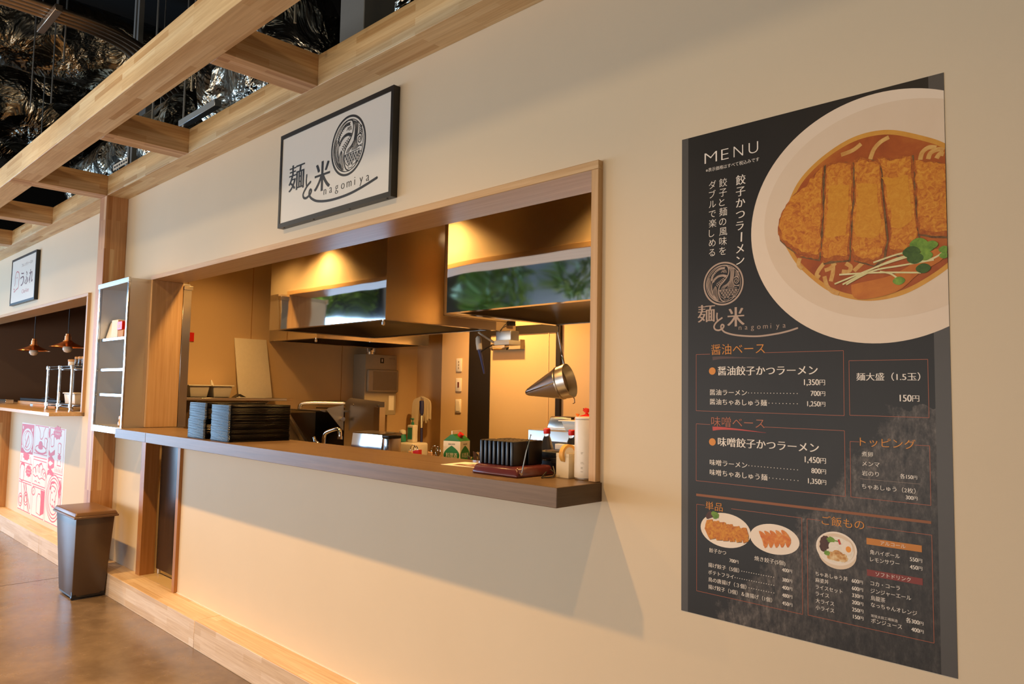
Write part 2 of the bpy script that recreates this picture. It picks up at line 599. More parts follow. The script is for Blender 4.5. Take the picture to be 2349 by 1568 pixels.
# ------------------------------------------------------------------ hatch lining and counter
b = MB()
b.box(-5.405, -1.472, -0.024, 0.19, 2.176, 2.206, 0.0015, 1)
fr = tag(b.build('trim_2', 'oak_x'), 'pale oak lining around the serving hatch', 'hatch frame', None, 'structure')
b = MB(); b.box(-1.502, -1.472, -0.024, 0.19, 1.149, 2.176, 0.0015, 1); b.build('side_lining', 'oak_z', fr)
b = MB(); b.box(-5.405, -5.375, -0.024, 0.19, 1.149, 2.176, 0.0015, 1); b.build('side_lining', 'oak_z', fr)
t = thing('counter', 'long dark laminate serving counter under the hatch', 'counter', (-3.1, 0, 1.087))
o = Vector((-3.1, 0, 1.087))
b = MB(o); b.box(-4.80, -1.465, -0.2225, -0.0005, 1.0865, 1.148, 0.0015, 1); b.box(-4.80, -1.503, -0.0005, 0.19, 1.0865, 1.148); b.build('worktop', 'counter_x', t)
b = MB(o); b.box(-1.4650, -1.4645, -0.222, -0.001, 1.088, 1.1465); b.build('end_panel', 'counter_end', t)
b = MB((-5.07, 0, 1.087)); b.box(-5.349, -4.803, -0.2225, 0.16, 1.0875, 1.148, 0.0015, 1)
tag(b.build('counter_flap', 'counter_x'), 'short lift-up counter flap above the staff door', 'counter flap')
# staff door under the flap
b = MB()
b.box(-5.43, -5.355, -0.02, 0.075, 0.15, 1.0865, 0.0015, 1)
b.box(-4.806, -4.766, -0.02, 0.17, 0.15, 1.0865, 0.0015, 1)
d2 = tag(b.build('door_2', 'oak_dark_z'), 'low dark staff door in an oak frame under the counter flap', 'door', None, 'structure')
b = MB(); b.box(-5.35, -4.81, 0.085, 0.12, 0.185, 1.06, 0.002, 1); b.build('door_leaf', 'dark_door', d2)['label'] = 'dark brown door leaf'
b = MB(); b.box(-5.43, -4.766, -0.0, 0.16, 0.0, 0.1505); b.build('threshold', 'door_beige', d2)
b = MB()
b.cyl((-5.335, 0.10, 0.152), (-5.335, 0.10, 0.186), 0.012); b.build('pivot', 'satin_steel', d2)

# ------------------------------------------------------------------ neighbouring hatch
b = MB()
b.box(-12.4, -6.80, -0.024, 0.19, 2.176, 2.204, 0.0015, 1)
fr = tag(b.build('trim_3', 'oak_x'), 'pale lining around the far shop hatch', 'hatch frame', None, 'structure')
b = MB(); b.box(-6.834, -6.80, -0.024, 0.19, 1.208, 2.176, 0.0015, 1); b.build('side_lining', 'oak_z', fr)
b = MB((-9.0, 0, 1.177)); b.box(-12.3, -6.845, -0.246, 0.45, 1.177, 1.207, 0.0015, 1)
tag(b.build('wooden_counter', 'left_counter'), 'light wooden counter of the far shop', 'counter')
b = MB((-9.33, -0.07, 0.15)); b.box(-9.40, -9.26, -0.15, 0.10, 0.15, 1.176, 0.0015, 1)
tag(b.build('trim_4', 'beam_z'), 'wooden upright under the far shop counter', 'upright', None, 'structure')

# steelwork and ducts above the grid
def rod(x, y, z0, z1, label, r=0.006):
    bb = MB((x, y, z0)); bb.cyl((x, y, z0), (x, y, z1), r, seg=6)
    tag(bb.build('hanger_rod', 'galvanised'), label, 'hanger rod', 'hanger rods of the ceiling')

# ================================================================== flat print helpers (printed matter on walls)
_fc = D.curves.new('glyph', 'FONT')
_fo = D.objects.new('glyph', _fc)
COL.objects.link(_fo)
_fcache = {}
def glyph(s, off):
    k = (s, off)
    if k not in _fcache:
        _fc.body = s
        _fc.offset = off
        bpy.context.view_layer.update()
        me = D.meshes.new_from_object(_fo.evaluated_get(bpy.context.evaluated_depsgraph_get()))
        _fcache[k] = ([(v.co.x, v.co.y) for v in me.vertices], [tuple(p.vertices) for p in me.polygons])
        D.meshes.remove(me)
    return _fcache[k]
class Print:
    """flat print on a wall that faces -y: (u, v) metres from an origin, drawn in thin layers"""
    def __init__(s, x0, z0, y, mirror=1):
        s.x0, s.z0, s.y = x0, z0, y
        s.mb = {}
        s.seq = 0
    def layer(s, key):
        s.seq = (s.seq + 1) % 30
        if key not in s.mb:
            s.mb[key] = MB()
        return s.mb[key]
    def P(s, u, v, k):
        return (s.x0 + u, s.y - 0.0002 * k - 5e-6 * s.seq, s.z0 + v)
    def poly(s, key, pts, k=0, mi=0):
        m = s.layer(key)
        m.mi = mi
        m.face([s.P(u, v, k) for u, v in pts])
        m.mi = 0
    def text(s, key, t, u, v, w=None, h=0.02, k=2, bold=0.016, off=-0.006, right=False, skew=0.0):
        m = s.layer(key)
        V, F = glyph(t, off)
        if not V:
            return
        a0, a1 = min(p[0] for p in V), max(p[0] for p in V)
        sx = h if w is None else w / max(1e-6, (a1 - a0))
        if right:
            u = u - (a1 - a0) * sx
        shifts = (-bold, 0.0, bold) if bold else (0.0,)
        for j, d in enumerate(shifts):
            vs = [m._v(s.P(u + (x - a0 + d) * sx + skew * y * h, v + y * h, k + 0.25 * j)) for x, y in V]
            for f in F:
                try:
                    m.bm.faces.new([vs[i] for i in f])
                except ValueError:
                    pass
    def column(s, key, t, u, v0, v1, w, k=2, **kw):
        """vertical writing, top v0 to bottom v1"""
        n_ = len(t)
        p = (v0 - v1) / n_
        for i, ch in enumerate(t):
            if ch == 'ー':
                m = s.layer(key)
                m.face([s.P(u + a * w, v0 - p * (i + q), k) for a, q in ((0.46, 0.1), (0.60, 0.1), (0.56, 0.92), (0.42, 0.92))])
            else:
                s.text(key, ch, u, v0 - p * (i + 0.86), None, w, k, **kw)
    def stroke(s, key, pts, w, k=2, closed=False, n=6, taper=False, xf=None):
        P = smooth2(pts, n, closed)
        m = s.layer(key)
        N = len(P)
        L, R = [], []
        for i, p in enumerate(P):
            a = P[(i + 1) % N] if closed or i < N - 1 else p
            c = P[i - 1] if closed or i > 0 else p
            dx, dy = a[0] - c[0], a[1] - c[1]
            d = math.hypot(dx, dy) or 1
            t = i / max(1, N - 1)
            ww = w * (1.0 if not taper else (math.sin(PI * min(1, t * 0.9 + 0.08)) ** 0.6 if taper == 'both' else max(0.04, 1 - t)))
            L.append((p[0] - dy / d * ww / 2, p[1] + dx / d * ww / 2))
            R.append((p[0] + dy / d * ww / 2, p[1] - dx / d * ww / 2))
        if xf:
            L, R = [xf(*q) for q in L], [xf(*q) for q in R]
        vl = [m._v(s.P(u, v, k + 0.008 * i)) for i, (u, v) in enumerate(L)]
        vr = [m._v(s.P(u, v, k + 0.008 * i)) for i, (u, v) in enumerate(R)]
        for i in range(N if closed else N - 1):
            j = (i + 1) % N
            try:
                m.bm.faces.new((vl[i], vr[i], vr[j], vl[j]))
            except ValueError:
                pass
    def disc(s, key, u, v, r, k=1, rx=None, seg=40, r0=None):
        rx = r if rx is None else rx
        if r0 is None:
            s.poly(key, [(u + rx * math.cos(2 * PI * i / seg), v + r * math.sin(2 * PI * i / seg)) for i in range(seg)], k)
        else:
            q = r0 / r
            for i in range(seg):
                a, c = 2 * PI * i / seg, 2 * PI * (i + 1) / seg
                s.poly(key, [(u + rx * math.cos(a), v + r * math.sin(a)), (u + rx * math.cos(c), v + r * math.sin(c)), (u + rx * q * math.cos(c), v + r0 * math.sin(c)), (u + rx * q * math.cos(a), v + r0 * math.sin(a))], k)
    def frame(s, key, u0, v0, u1, v1, w, k=1, gap=None):
        for p in (((u0, v0), (u1, v0)), ((u1, v0), (u1, v1)), ((u0, v1), (u0, v0))):
            s.stroke(key, p, w, k, n=1)
        if gap:
            s.stroke(key, ((u0, v1), (gap[0], v1)), w, k, n=1)
            s.stroke(key, ((gap[1], v1), (u1, v1)), w, k, n=1)
        else:
            s.stroke(key, ((u1, v1), (u0, v1)), w, k, n=1)
    def done(s, names, parent=None):
        for key, mb in s.mb.items():
            nm, mat_ = names[key]
            mb.o = Vector((0, 0, 0)) if parent is None else parent.location.copy()
            if parent is not None:
                for v in mb.bm.verts:
                    v.co -= mb.o
            for f in mb.bm.faces:
                if f.normal.y > 0:
                    f.normal_flip()
            me = D.meshes.new(nm)
            mb.bm.to_mesh(me)
            mb.bm.free()
            for q in (mat_ if isinstance(mat_, (list, tuple)) else [mat_]):
                me.materials.append(M[q])
            ob = D.objects.new(nm, me)
            COL.objects.link(ob)
            ob.parent = parent
def smooth2(pts, n=6, closed=False):
    if n <= 1 or len(pts) < 3:
        return list(pts)
    out = []
    N = len(pts)
    for i in range(N if closed else N - 1):
        p0 = pts[(i - 1) % N] if closed or i > 0 else pts[0]
        p1, p2 = pts[i], pts[(i + 1) % N]
        p3 = pts[(i + 2) % N] if closed or i < N - 2 else pts[-1]
        for j in range(n):
            t = j / n
            out.append(tuple(0.5 * (2 * b_ + (c_ - a_) * t + (2 * a_ - 5 * b_ + 4 * c_ - d_) * t * t + (3 * b_ - a_ - 3 * c_ + d_) * t ** 3) for a_, b_, c_, d_ in zip(p0, p1, p2, p3)))
    if not closed:
        out.append(tuple(pts[-1]))
    return out
def rough(pts, amp, n=5, rnd=RND):
    out = []
    for i, p in enumerate(pts):
        q = pts[(i + 1) % len(pts)]
        for j in range(n):
            t = j / n
            a = amp if j else amp * 0.5
            out.append((p[0] + (q[0] - p[0]) * t + rnd.uniform(-a, a), p[1] + (q[1] - p[1]) * t + rnd.uniform(-a, a)))
    return out

def emblem(pr, key, cu, cv, R, k=3):
    """round crest: rice ears on the left, noodles lifted from a bowl and a swirl on the right"""
    def X(p):
        return ((p[0] - 550) / 375 * R, -(p[1] - 475) / 388 * R)
    def st(pts, w, closed=False, n=6, taper=False):
        pr.stroke(key, [(cu + a, cv + c) for a, c in map(X, pts)], w * R, k, closed, n, taper)
    pr.disc(key, cu, cv, R, k, r0=R * 0.925, seg=64)
    pr.disc(key, cu, cv, R * 0.865, k, r0=R * 0.84, seg=64)
    st([(540, 150), (625, 170), (655, 260), (630, 350), (560, 440), (490, 510), (462, 600), (475, 690), (520, 770), (590, 805)], 0.045)
    st([(540, 150), (440, 180), (340, 260), (262, 380), (240, 500), (260, 610), (330, 710), (430, 775), (500, 800)], 0.03)
    for d in (0, 26, 52):
        st([(292 + d * .35, 350 + d), (262 + d, 480), (285 + d, 600), (350 + d * .8, 700), (450 + d * .5, 775)], 0.05 if d == 0 else 0.03, taper='both')
    for d in (0, 24, 48, 70):
        st([(405 + d * .2, 505 + d * .3), (360 + d, 590), (370 + d, 680), (430 + d * .6, 755)], 0.026, taper='both')
    def ear(spine, m):
        st(spine, 0.018)
        P = smooth2(spine, 4)
        for i in range(2, len(P), 1):
            (x, y), (x2, y2) = P[i - 1], P[i]
            a = math.atan2(y2 - y, x2 - x)
            for sgn in (-1, 1):
                b_ = a + sgn * 0.7
                p, q = X((x + 4 * math.cos(b_), y + 4 * math.sin(b_))), X((x + m * math.cos(b_), y + m * math.sin(b_)))
                pr.stroke(key, [(cu + p[0], cv + p[1]), (cu + (p[0] + q[0]) / 2, cv + (p[1] + q[1]) / 2), (cu + q[0], cv + q[1])], 0.036 * R, k, False, 3, 'both')
    ear([(330, 420), (345, 330), (420, 240), (500, 200), (575, 200)], 34)
    ear([(345, 450), (395, 380), (470, 335), (550, 330), (605, 350)], 32)
    st([(345, 600), (335, 500), (345, 430)], 0.024)
    for i in range(6):
        x, y = 420 + i * 27, 480 - i * 18
        st([(x, y), (x + 34, y + 45 - i * 3)], 0.024, n=1)
        st([(x + 4, y - 16), (x + 32, y - 24)], 0.02, n=1)
        st([(x + 12, y + 22), (x + 40, y + 8)], 0.018, n=1)
    for i in range(4):
        st([(510 + i * 22, 280 - i * 10), (535 + i * 22, 235), (560 + i * 18, 285)], 0.02, n=1)
    for i in range(5):
        st([(600 + i * 32, 150 + i * 16), (680 + i * 18, 240), (690 + i * 14, 340), (675 + i * 14, 430), (655 + i * 22, 500), (635 + i * 24, 560)], 0.026)
    for i in range(3):
        st([(670 - i * 6, 440 + i * 28), (620, 490 + i * 16), (550 + i * 14, 525 + i * 12), (515 + i * 26, 570)], 0.024)
    for i in range(5):
        st([(775, 285 + i * 26), (805, 272 + i * 24), (838, 300 + i * 24)], 0.028)
    st([(748, 400), (780, 375), (825, 395), (838, 445), (805, 490), (765, 470), (768, 425), (800, 415), (812, 445), (790, 460)], 0.03)
    st([(735, 470), (760, 520), (810, 530), (850, 520)], 0.026)
    st([(735, 545), (790, 530), (845, 545)], 0.026)
    bowl = [(470, 590), (800, 566), (796, 620), (770, 680), (720, 730), (660, 745), (648, 772), (572, 772), (566, 742), (510, 705), (478, 650)]
    st(bowl, 0.022, True, 1)
    for i in range(6):
        for j in range(5):
            x, y = 500 + i * 56 + (28 if j % 2 else 0), 605 + j * 38
            if y < 760 - abs(x - 630) * 0.55 - 12 and 486 < x < 785:
                for q in range(6):
                    a = q * PI / 3 + 0.3
                    st([(x, y), (x + 27 * math.cos(a), y + 27 * math.sin(a))], 0.013, n=1)
                    st([(x + 15 * math.cos(a), y + 15 * math.sin(a)), (x + 15 * math.cos(a + 1.05), y + 15 * math.sin(a + 1.05))], 0.007, n=1)
    for i in range(5):
        st([(812 - i * 10, 600 + i * 30), (832 - i * 12, 610 + i * 30)], 0.024, n=1)
    st([(760, 705), (700, 770), (590, 805)], 0.028)

# ------------------------------------------------------------------ framed shop signs, 1000 x 500 mm
def sign(label, x0, z0):
    t = thing('shop_sign', label, 'sign', (x0 + 0.5, -0.018, z0))
    o = (x0 + 0.5, -0.018, z0)
    b = MB(o)
    w, d0, d1 = 0.019, -0.035, -0.0005
    O = [(x0, z0), (x0 + 1.0, z0), (x0 + 1.0, z0 + 0.5), (x0, z0 + 0.5)]
    I = [(x0 + w, z0 + w + 0.004), (x0 + 1 - w, z0 + w + 0.004), (x0 + 1 - w, z0 + 0.5 - w - 0.004), (x0 + w, z0 + 0.5 - w - 0.004)]
    for i in range(4):
        j = (i + 1) % 4
        b.hexa([(O[i][0], d0, O[i][1]), (O[j][0], d0, O[j][1]), (O[j][0], d1, O[j][1]), (O[i][0], d1, O[i][1]),
                (I[i][0], d0, I[i][1]), (I[j][0], d0, I[j][1]), (I[j][0], d1, I[j][1]), (I[i][0], d1, I[i][1])])
    b.build('frame', 'black_frame', t)
    b = MB(o); b.box(x0 + 0.015, x0 + 0.985, -0.031, -0.004, z0 + 0.015, z0 + 0.485); b.build('sign_face', 'sign_face', t)
    b = MB(o)
    for q in (0.045, 0.34, 0.66, 0.955):
        b.cyl((x0 + q, -0.020, z0 - 0.0015), (x0 + q, -0.020, z0 + 0.001), 0.005, seg=8)
    b.build('screw', 'dark_trim', t)
    return t
def to_swash(pr, key, pts, w, k=3):
    pr.stroke(key, pts, w, k, n=7)
    for e in (pts[0], pts[-1]):
        pr.disc(key, e[0], e[1], w / 2, k, seg=12)
t = sign('white sign in a black frame above the serving hatch, with a round crest', -3.603, 2.280)
p = Print(-3.6, 2.28, -0.0312)
emblem(p, 'ink', 0.642, 0.306, 0.146)
p.text('ink', '麺', 0.095, 0.188, 0.152, 0.152, bold=0.022, off=-0.006)
p.text('ink', '米', 0.352, 0.140, 0.138, 0.165, bold=0.03, off=-0.004)
p.stroke('ink', [(0.273, 0.236), (0.270, 0.205), (0.274, 0.180)], 0.011, 3)
p.disc('ink', 0.273, 0.236, 0.0055, 3, seg=10)
to_swash(p, 'ink', [(0.312, 0.193), (0.285, 0.180), (0.262, 0.163), (0.244, 0.142), (0.250, 0.124), (0.276, 0.117), (0.312, 0.130), (0.323, 0.146), (0.312, 0.154), (0.303, 0.142), (0.306, 0.124), (0.334, 0.102), (0.392, 0.081), (0.503, 0.067), (0.650, 0.068), (0.772, 0.083), (0.884, 0.104)], 0.0125)
for i, ch in enumerate('nagomiya'):
    p.text('ink', ch, 0.440 + i * 0.0515 - (0.004 if ch == 'm' else 0) + (0.008 if ch == 'i' else 0), 0.103, None, 0.062, bold=0.012, off=-0.016)
p.done({'ink': ('lettering', 'ink')}, t)
t = sign('white sign in a black frame over the far shop, maroon writing, red bread outline', -9.483, 2.276)
p = Print(-9.47, 2.28, -0.0312)
p.text('m', 'フレンチトースト', 0.405, 0.380, 0.44, 0.042, bold=0.01, off=-0.01)
for i, ch in enumerate('うふれ'):
    p.text('m', ch, 0.385 + i * 0.175, 0.185, 0.14, 0.17, bold=0.02, off=0.0)
p.stroke('r', [(0.14, 0.20), (0.165, 0.235), (0.155, 0.29), (0.20, 0.345), (0.29, 0.335), (0.335, 0.28), (0.31, 0.235), (0.315, 0.175), (0.23, 0.155)], 0.010, 2)
p.stroke('r', [(0.11, 0.17), (0.15, 0.165), (0.14, 0.135), (0.22, 0.155)], 0.009, 2)
p.stroke('r', [(0.20, 0.29), (0.205, 0.275)], 0.012, 2, n=1)
p.stroke('r', [(0.25, 0.29), (0.255, 0.275)], 0.012, 2, n=1)
p.text('r', 'Ouf-let', 0.47, 0.095, 0.28, 0.06, bold=0.0, off=-0.012, skew=0.25)
p.done({'m': ('lettering', 'ink_maroon'), 'r': ('bread_mark', 'ink_red')}, t)

# ================================================================== the big menu poster, 709 x 1400 mm
n = NT('slate_print')
co = n.coord()
f1 = n.noise(n.mapping(co, (1, 1, 1)), 2.6, 6, 0.6, 0.4)
f2 = n.noise(n.mapping(co, (60, 60, 28)), 1.0, 5, 0.75)
base = n.ramp(f1, [(0.35, '#141210'), (0.65, '#1e1b19')])
sep = n.n('ShaderNodeSeparateXYZ')
n.l(co, sep.inputs[0])
# pale rock seams: a band from lower left to middle right
edge = n.math('SUBTRACT', n.math('ADD', n.math('MULTIPLY', sep.outputs[0], 1.25), 0.306), sep.outputs[2])
edge = n.math('ADD', edge, n.math('SUBTRACT', n.math('MULTIPLY', n.noise(co, 11, 6, 0.7), 0.30), 0.15))
on = n.n('ShaderNodeMapRange')
on.inputs[1].default_value = 0.0
on.inputs[2].default_value = 0.03
n.l(edge, on.inputs[0])
fade = n.n('ShaderNodeMapRange')
fade.inputs[1].default_value = 0.10
fade.inputs[2].default_value = 0.42
fade.inputs[3].default_value = 1.0
fade.inputs[4].default_value = 0.35
n.l(edge, fade.inputs[0])
top = n.math('LESS_THAN', n.math('ADD', sep.outputs[2], n.math('MULTIPLY', n.noise(co, 16, 4), 0.12)), 0.665)
mask = n.math('MULTIPLY', n.math('MULTIPLY', on.outputs[0], fade.outputs[0]), top)
rock = n.ramp(f2, [(0.34, '#1a1817'), (0.52, '#4a4542'), (0.72, '#77716b')])
n.color(n.mix(n.math('MULTIPLY', mask, 1.0), base, rock))
n.set(0.42, spec=0.35)
M['slate'] = n.m
def printmat(key, stops, scale, detail=5, rough_=0.42, dist_=0.5, vor=0.0):
    q = NT(key)
    c_ = q.coord()
    fac = q.noise(c_, scale, detail, 0.65, dist_)
    if vor:
        v_ = q.n('ShaderNodeTexVoronoi', feature='F1')
        v_.inputs['Scale'].default_value = vor
        q.l(c_, v_.inputs['Vector'])
        fac = q.math('ADD', q.math('MULTIPLY', fac, 0.7), q.math('MULTIPLY', v_.outputs['Distance'], 0.5))
    q.color(q.ramp(fac, stops))
    q.set(rough_, spec=0.35)
    M[key] = q.m
printmat('p_bowl', [(0.3, '#e8d6c0'), (0.7, '#efdfca')], 2.0)
printmat('p_bowl_in', [(0.3, '#dfcab0'), (0.7, '#e6d3bb')], 3.0)
printmat('p_soup_edge', [(0.3, '#c98a32'), (0.7, '#dda648')], 8.0)
printmat('p_soup', [(0.25, '#8a3c14'), (0.5, '#a9541c'), (0.75, '#c2742a')], 7.0)
printmat('p_katsu', [(0.30, '#a8541c'), (0.45, '#c87824'), (0.6, '#d99630'), (0.78, '#e2ab48')], 75.0, 8, dist_=1.2)
printmat('p_katsu_core', [(0.30, '#cb8420'), (0.55, '#d6952a'), (0.8, '#dfa53c')], 85.0, 8, dist_=1.2)
printmat('p_katsu_edge', [(0.30, '#8a3f16'), (0.55, '#b05f1e'), (0.8, '#cc8630')], 95.0, 8, dist_=1.0)
printmat('p_gap', [(0.3, '#4a2a10'), (0.7, '#8a6a3c')], 60.0)
printmat('p_noodle', [(0.3, '#c48a40'), (0.7, '#dfb66c')], 40.0)
printmat('p_menma', [(0.3, '#b5601c'), (0.7, '#cf7f2c')], 14.0)
printmat('p_stem', [(0.3, '#cfc98a'), (0.7, '#e6e0ae')], 30.0)
printmat('p_leaf', [(0.3, '#4f7a24'), (0.7, '#86ad40')], 60.0)
printmat('p_leaf_dark', [(0.3, '#2e4d1a'), (0.7, '#4d6e28')], 60.0)
printmat('p_leaf_red', [(0.3, '#3d1f1a'), (0.7, '#5a3424')], 60.0)
printmat('p_plate', [(0.3, '#efe2d2'), (0.7, '#f4eadc')], 3.0)
printmat('p_gyoza', [(0.3, '#c8541e'), (0.55, '#dd8a3c'), (0.8, '#f0c07c')], 55.0)
printmat('p_meat', [(0.3, '#a86a32'), (0.55, '#d0a062'), (0.8, '#ead3a4')], 90.0, vor=110)
printmat('p_rice', [(0.3, '#e4dccb'), (0.7, '#f5efe2')], 90.0)
plain('p_white', '#efe8de', 0.45, var=0.01)
plain('p_orange', '#d98a1f', 0.45)
plain('p_rust', '#b0623c', 0.45)
plain('p_line', '#a8593a', 0.45)
plain('p_bar', '#8a4d16', 0.45)
plain('p_amber', '#c47a1c', 0.45)
plain('p_wine', '#7d2418', 0.45)
plain('p_brown_stroke', '#4b3026', 0.45)
plain('p_strip', '#4a4744', 0.45)
plain('p_logo', '#b39c8b', 0.45)
plain('p_red', '#c23a2c', 0.45)
plain('p_yolk', '#f09a2a', 0.45)

t = thing('menu_poster', 'tall dark menu poster with a big ramen bowl on the beige wall', 'poster', (-0.817, 0, 0.8075))
PO = (-0.817, 0, 0.8075)
b = MB(PO); b.box(-1.1715, -0.4625, -0.0010, -0.0002, 0.8075, 2.208); b.build('sheet', 'slate', t)
p = Print(-1.1715, 0.8075, -0.0011)
W_, H_ = 0.709, 1.4005
p.poly('strip', [(0, 0), (0.022, 0), (0.022, H_), (0, H_)], 0)
p.poly('strip', [(0.676, 0), (W_, 0), (W_, H_), (0.676, H_)], 0)
# bowl of ramen, cut by the right edge of the sheet
def clip(pts, umax=W_ - 0.0005):
    out = []
    for i, a in enumerate(pts):
        c = pts[(i + 1) % len(pts)]
        ina, inc = a[0] <= umax, c[0] <= umax
        if ina:
            out.append(a)
        if ina != inc:
            f = (umax - a[0]) / (c[0] - a[0])
            out.append((umax, a[1] + f * (c[1] - a[1])))
    return out
BC, BR_ = (0.556, 1.076), 0.3155
bowl = [(BC[0] + 0.334 * math.cos(2 * PI * i / 120), BC[1] + BR_ * math.sin(2 * PI * i / 120)) for i in range(120)]
p.poly('bowl', clip(bowl), 1)
p.poly('bowl_in', clip([(BC[0] + 0.02 + 0.315 * math.cos(2 * PI * i / 120), BC[1] + 0.015 + 0.27 * math.sin(2 * PI * i / 120)) for i in range(120)]), 2)
soup = smooth2([(0.775, 1.08), (0.76, 1.155), (0.718, 1.22), (0.653, 1.262), (0.575, 1.293), (0.490, 1.289), (0.400, 1.243), (0.342, 1.178), (0.312, 1.073), (0.334, 1.007), (0.375, 0.952), (0.441, 0.896), (0.518, 0.869), (0.594, 0.872), (0.659, 0.898), (0.725, 0.945), (0.762, 1.005)], 8, True)
p.poly('soup_edge', clip(soup), 3)
sc = (0.55, 1.08)
p.poly('soup', clip([(sc[0] + (u - sc[0]) * 0.955, sc[1] + (v - sc[1]) * 0.945) for u, v in soup]), 4)
for pts in ([(0.540, 1.222), (0.550, 1.248), (0.566, 1.264), (0.586, 1.272)], [(0.655, 1.200), (0.660, 1.217), (0.674, 1.226), (0.690, 1.222)], [(0.672, 1.198), (0.678, 1.212), (0.694, 1.217), (0.706, 1.212)],
            [(0.470, 1.252), (0.500, 1.258), (0.520, 1.270)], [(0.430, 1.212), (0.415, 1.205), (0.392, 1.170)], [(0.690, 1.196), (0.697, 1.205), (0.706, 1.203)],
            [(0.424, 0.975), (0.410, 0.958), (0.404, 0.945), (0.412, 0.938)], [(0.424, 0.940), (0.430, 0.915), (0.444, 0.898), (0.460, 0.891)], [(0.446, 0.975), (0.446, 0.950), (0.440, 0.925)], [(0.452, 0.972), (0.440, 0.960), (0.425, 0.955)],
            [(0.478, 0.968), (0.490, 0.958), (0.485, 0.946), (0.468, 0.948)], [(0.520, 0.965), (0.508, 0.955), (0.498, 0.946)], [(0.360, 0.995), (0.356, 0.978), (0.366, 0.966)], [(0.560, 0.962), (0.552, 0.950)]):
    p.stroke('noodle', pts, 0.0105, 5, n=6)
K = [[(0.427, 1.236), (0.409, 1.222), (0.377, 1.187), (0.336, 1.163), (0.309, 1.122), (0.299, 1.088), (0.305, 1.052), (0.325, 1.030), (0.363, 1.0), (0.409, 0.985), (0.417, 1.015), (0.418, 1.074), (0.423, 1.12), (0.423, 1.176)],
     [(0.433, 1.235), (0.463, 1.236), (0.499, 1.226), (0.499, 1.174), (0.498, 1.123), (0.492, 1.048), (0.486, 0.976), (0.457, 0.977), (0.421, 0.975), (0.416, 0.997), (0.423, 1.058), (0.428, 1.15), (0.428, 1.188)],
     [(0.503, 1.231), (0.515, 1.236), (0.565, 1.215), (0.567, 1.137), (0.577, 1.021), (0.569, 0.97), (0.547, 0.955), (0.497, 0.975), (0.491, 1.003), (0.499, 1.107), (0.504, 1.167)],
     [(0.556, 1.227), (0.568, 1.226), (0.589, 1.216), (0.637, 1.216), (0.641, 1.127), (0.647, 1.04), (0.647, 1.003), (0.617, 0.97), (0.582, 0.979), (0.586, 1.035), (0.575, 1.113), (0.570, 1.184)],
     [(0.642, 1.202), (0.677, 1.193), (0.698, 1.184), (0.74, 1.165), (0.74, 1.000), (0.674, 1.011), (0.650, 1.02), (0.646, 1.083), (0.643, 1.141)]]
for i, q in enumerate(K):
    c = (sum(a[0] for a in q) / len(q), sum(a[1] for a in q) / len(q))
    p.poly('gap', clip([(c[0] + (u - c[0]) * 1.03 + 0.003, c[1] + (v - c[1]) * 1.015 - 0.003) for u, v in q]), 6 + i * 0.02)
    p.poly('katsu_edge', clip(rough(q, 0.0022, 5)), 7 + i * 0.02)
    p.poly('katsu', clip(rough([(c[0] + (u - c[0]) * 0.93, c[1] + (v - c[1]) * 0.93 + 0.004) for u, v in q], 0.003, 4)), 8 + i * 0.02)
    if 0 < i < 4:
        p.poly('katsu_core', clip(rough([(c[0] + (u - c[0]) * 0.74, c[1] + 0.002 + (v - c[1]) * 0.52) for u, v in q], 0.0014, 3)), 9)
p.poly('menma', clip(smooth2([(0.491, 0.907), (0.508, 0.914), (0.595, 0.929), (0.683, 0.979), (0.70, 0.955), (0.647, 0.924), (0.595, 0.884), (0.507, 0.873)], 4, True)), 10)
for pts in ([(0.450, 0.917), (0.520, 0.940), (0.569, 0.955), (0.630, 0.969)], [(0.479, 0.913), (0.542, 0.941), (0.610, 0.948), (0.680, 0.954)], [(0.462, 0.940), (0.520, 0.938), (0.569, 0.935), (0.652, 0.926)], [(0.470, 0.914), (0.540, 0.946), (0.600, 0.966), (0.640, 0.972)],
            [(0.560, 0.938), (0.585, 0.930), (0.603, 0.914)], [(0.545, 0.962), (0.600, 0.976), (0.640, 0.980)], [(0.640, 0.950), (0.680, 0.958), (0.703, 0.972)]):
    p.stroke('stem', pts, 0.0042, 12, n=5)
for u, v, r, dk in ((0.648, 0.996, 0.017, 0), (0.664, 0.986, 0.016, 0), (0.632, 0.978, 0.017, 1), (0.640, 0.962, 0.016, 1), (0.676, 0.990, 0.012, 0), (0.662, 0.966, 0.014, 0), (0.657, 0.936, 0.014, 1), (0.603, 0.911, 0.012, 0), (0.702, 0.976, 0.010, 0), (0.702, 0.962, 0.009, 0)):
    p.poly('leaf_dark' if dk else 'leaf', clip([(u + r * 1.05 * math.cos(a) * (1 + 0.12 * math.cos(2 * a)), v + r * 0.85 * math.sin(a)) for a in [2 * PI * i / 18 for i in range(18)]]), 13 + RND.random() * 0.5)
# writing
T = lambda s, u, v, w, h, key='white', **kw: p.text(key, s, u, v, w, h, **kw)
def yen(s, u1, v, h, small=0.8, key='white'):
    """price right-aligned at u1: bold figures then a slightly smaller 円"""
    p.text(key, '円', u1, v + h * 0.06, h * small * 0.86, h * small, right=True)
    V, F = glyph(s, -0.006)
    wd = (max(q[0] for q in V) - min(q[0] for q in V)) * h * 1.0
    p.text(key, s, u1 - h * small * 0.98, v, wd * 0.94, h * 1.08, right=True, bold=0.03)
def dots(u0, u1, v, n_, key='white'):
    for i in range(n_):
        p.disc(key, u0 + (u1 - u0) * i / (n_ - 1), v, 0.0012, 2, seg=8)
for i, (ch, u, w) in enumerate((('M', 0.077, 0.040), ('E', 0.131, 0.023), ('N', 0.170, 0.029), ('U', 0.216, 0.028))):
    T(ch, u, 1.309, w, 0.048, off=-0.018, bold=0.004)
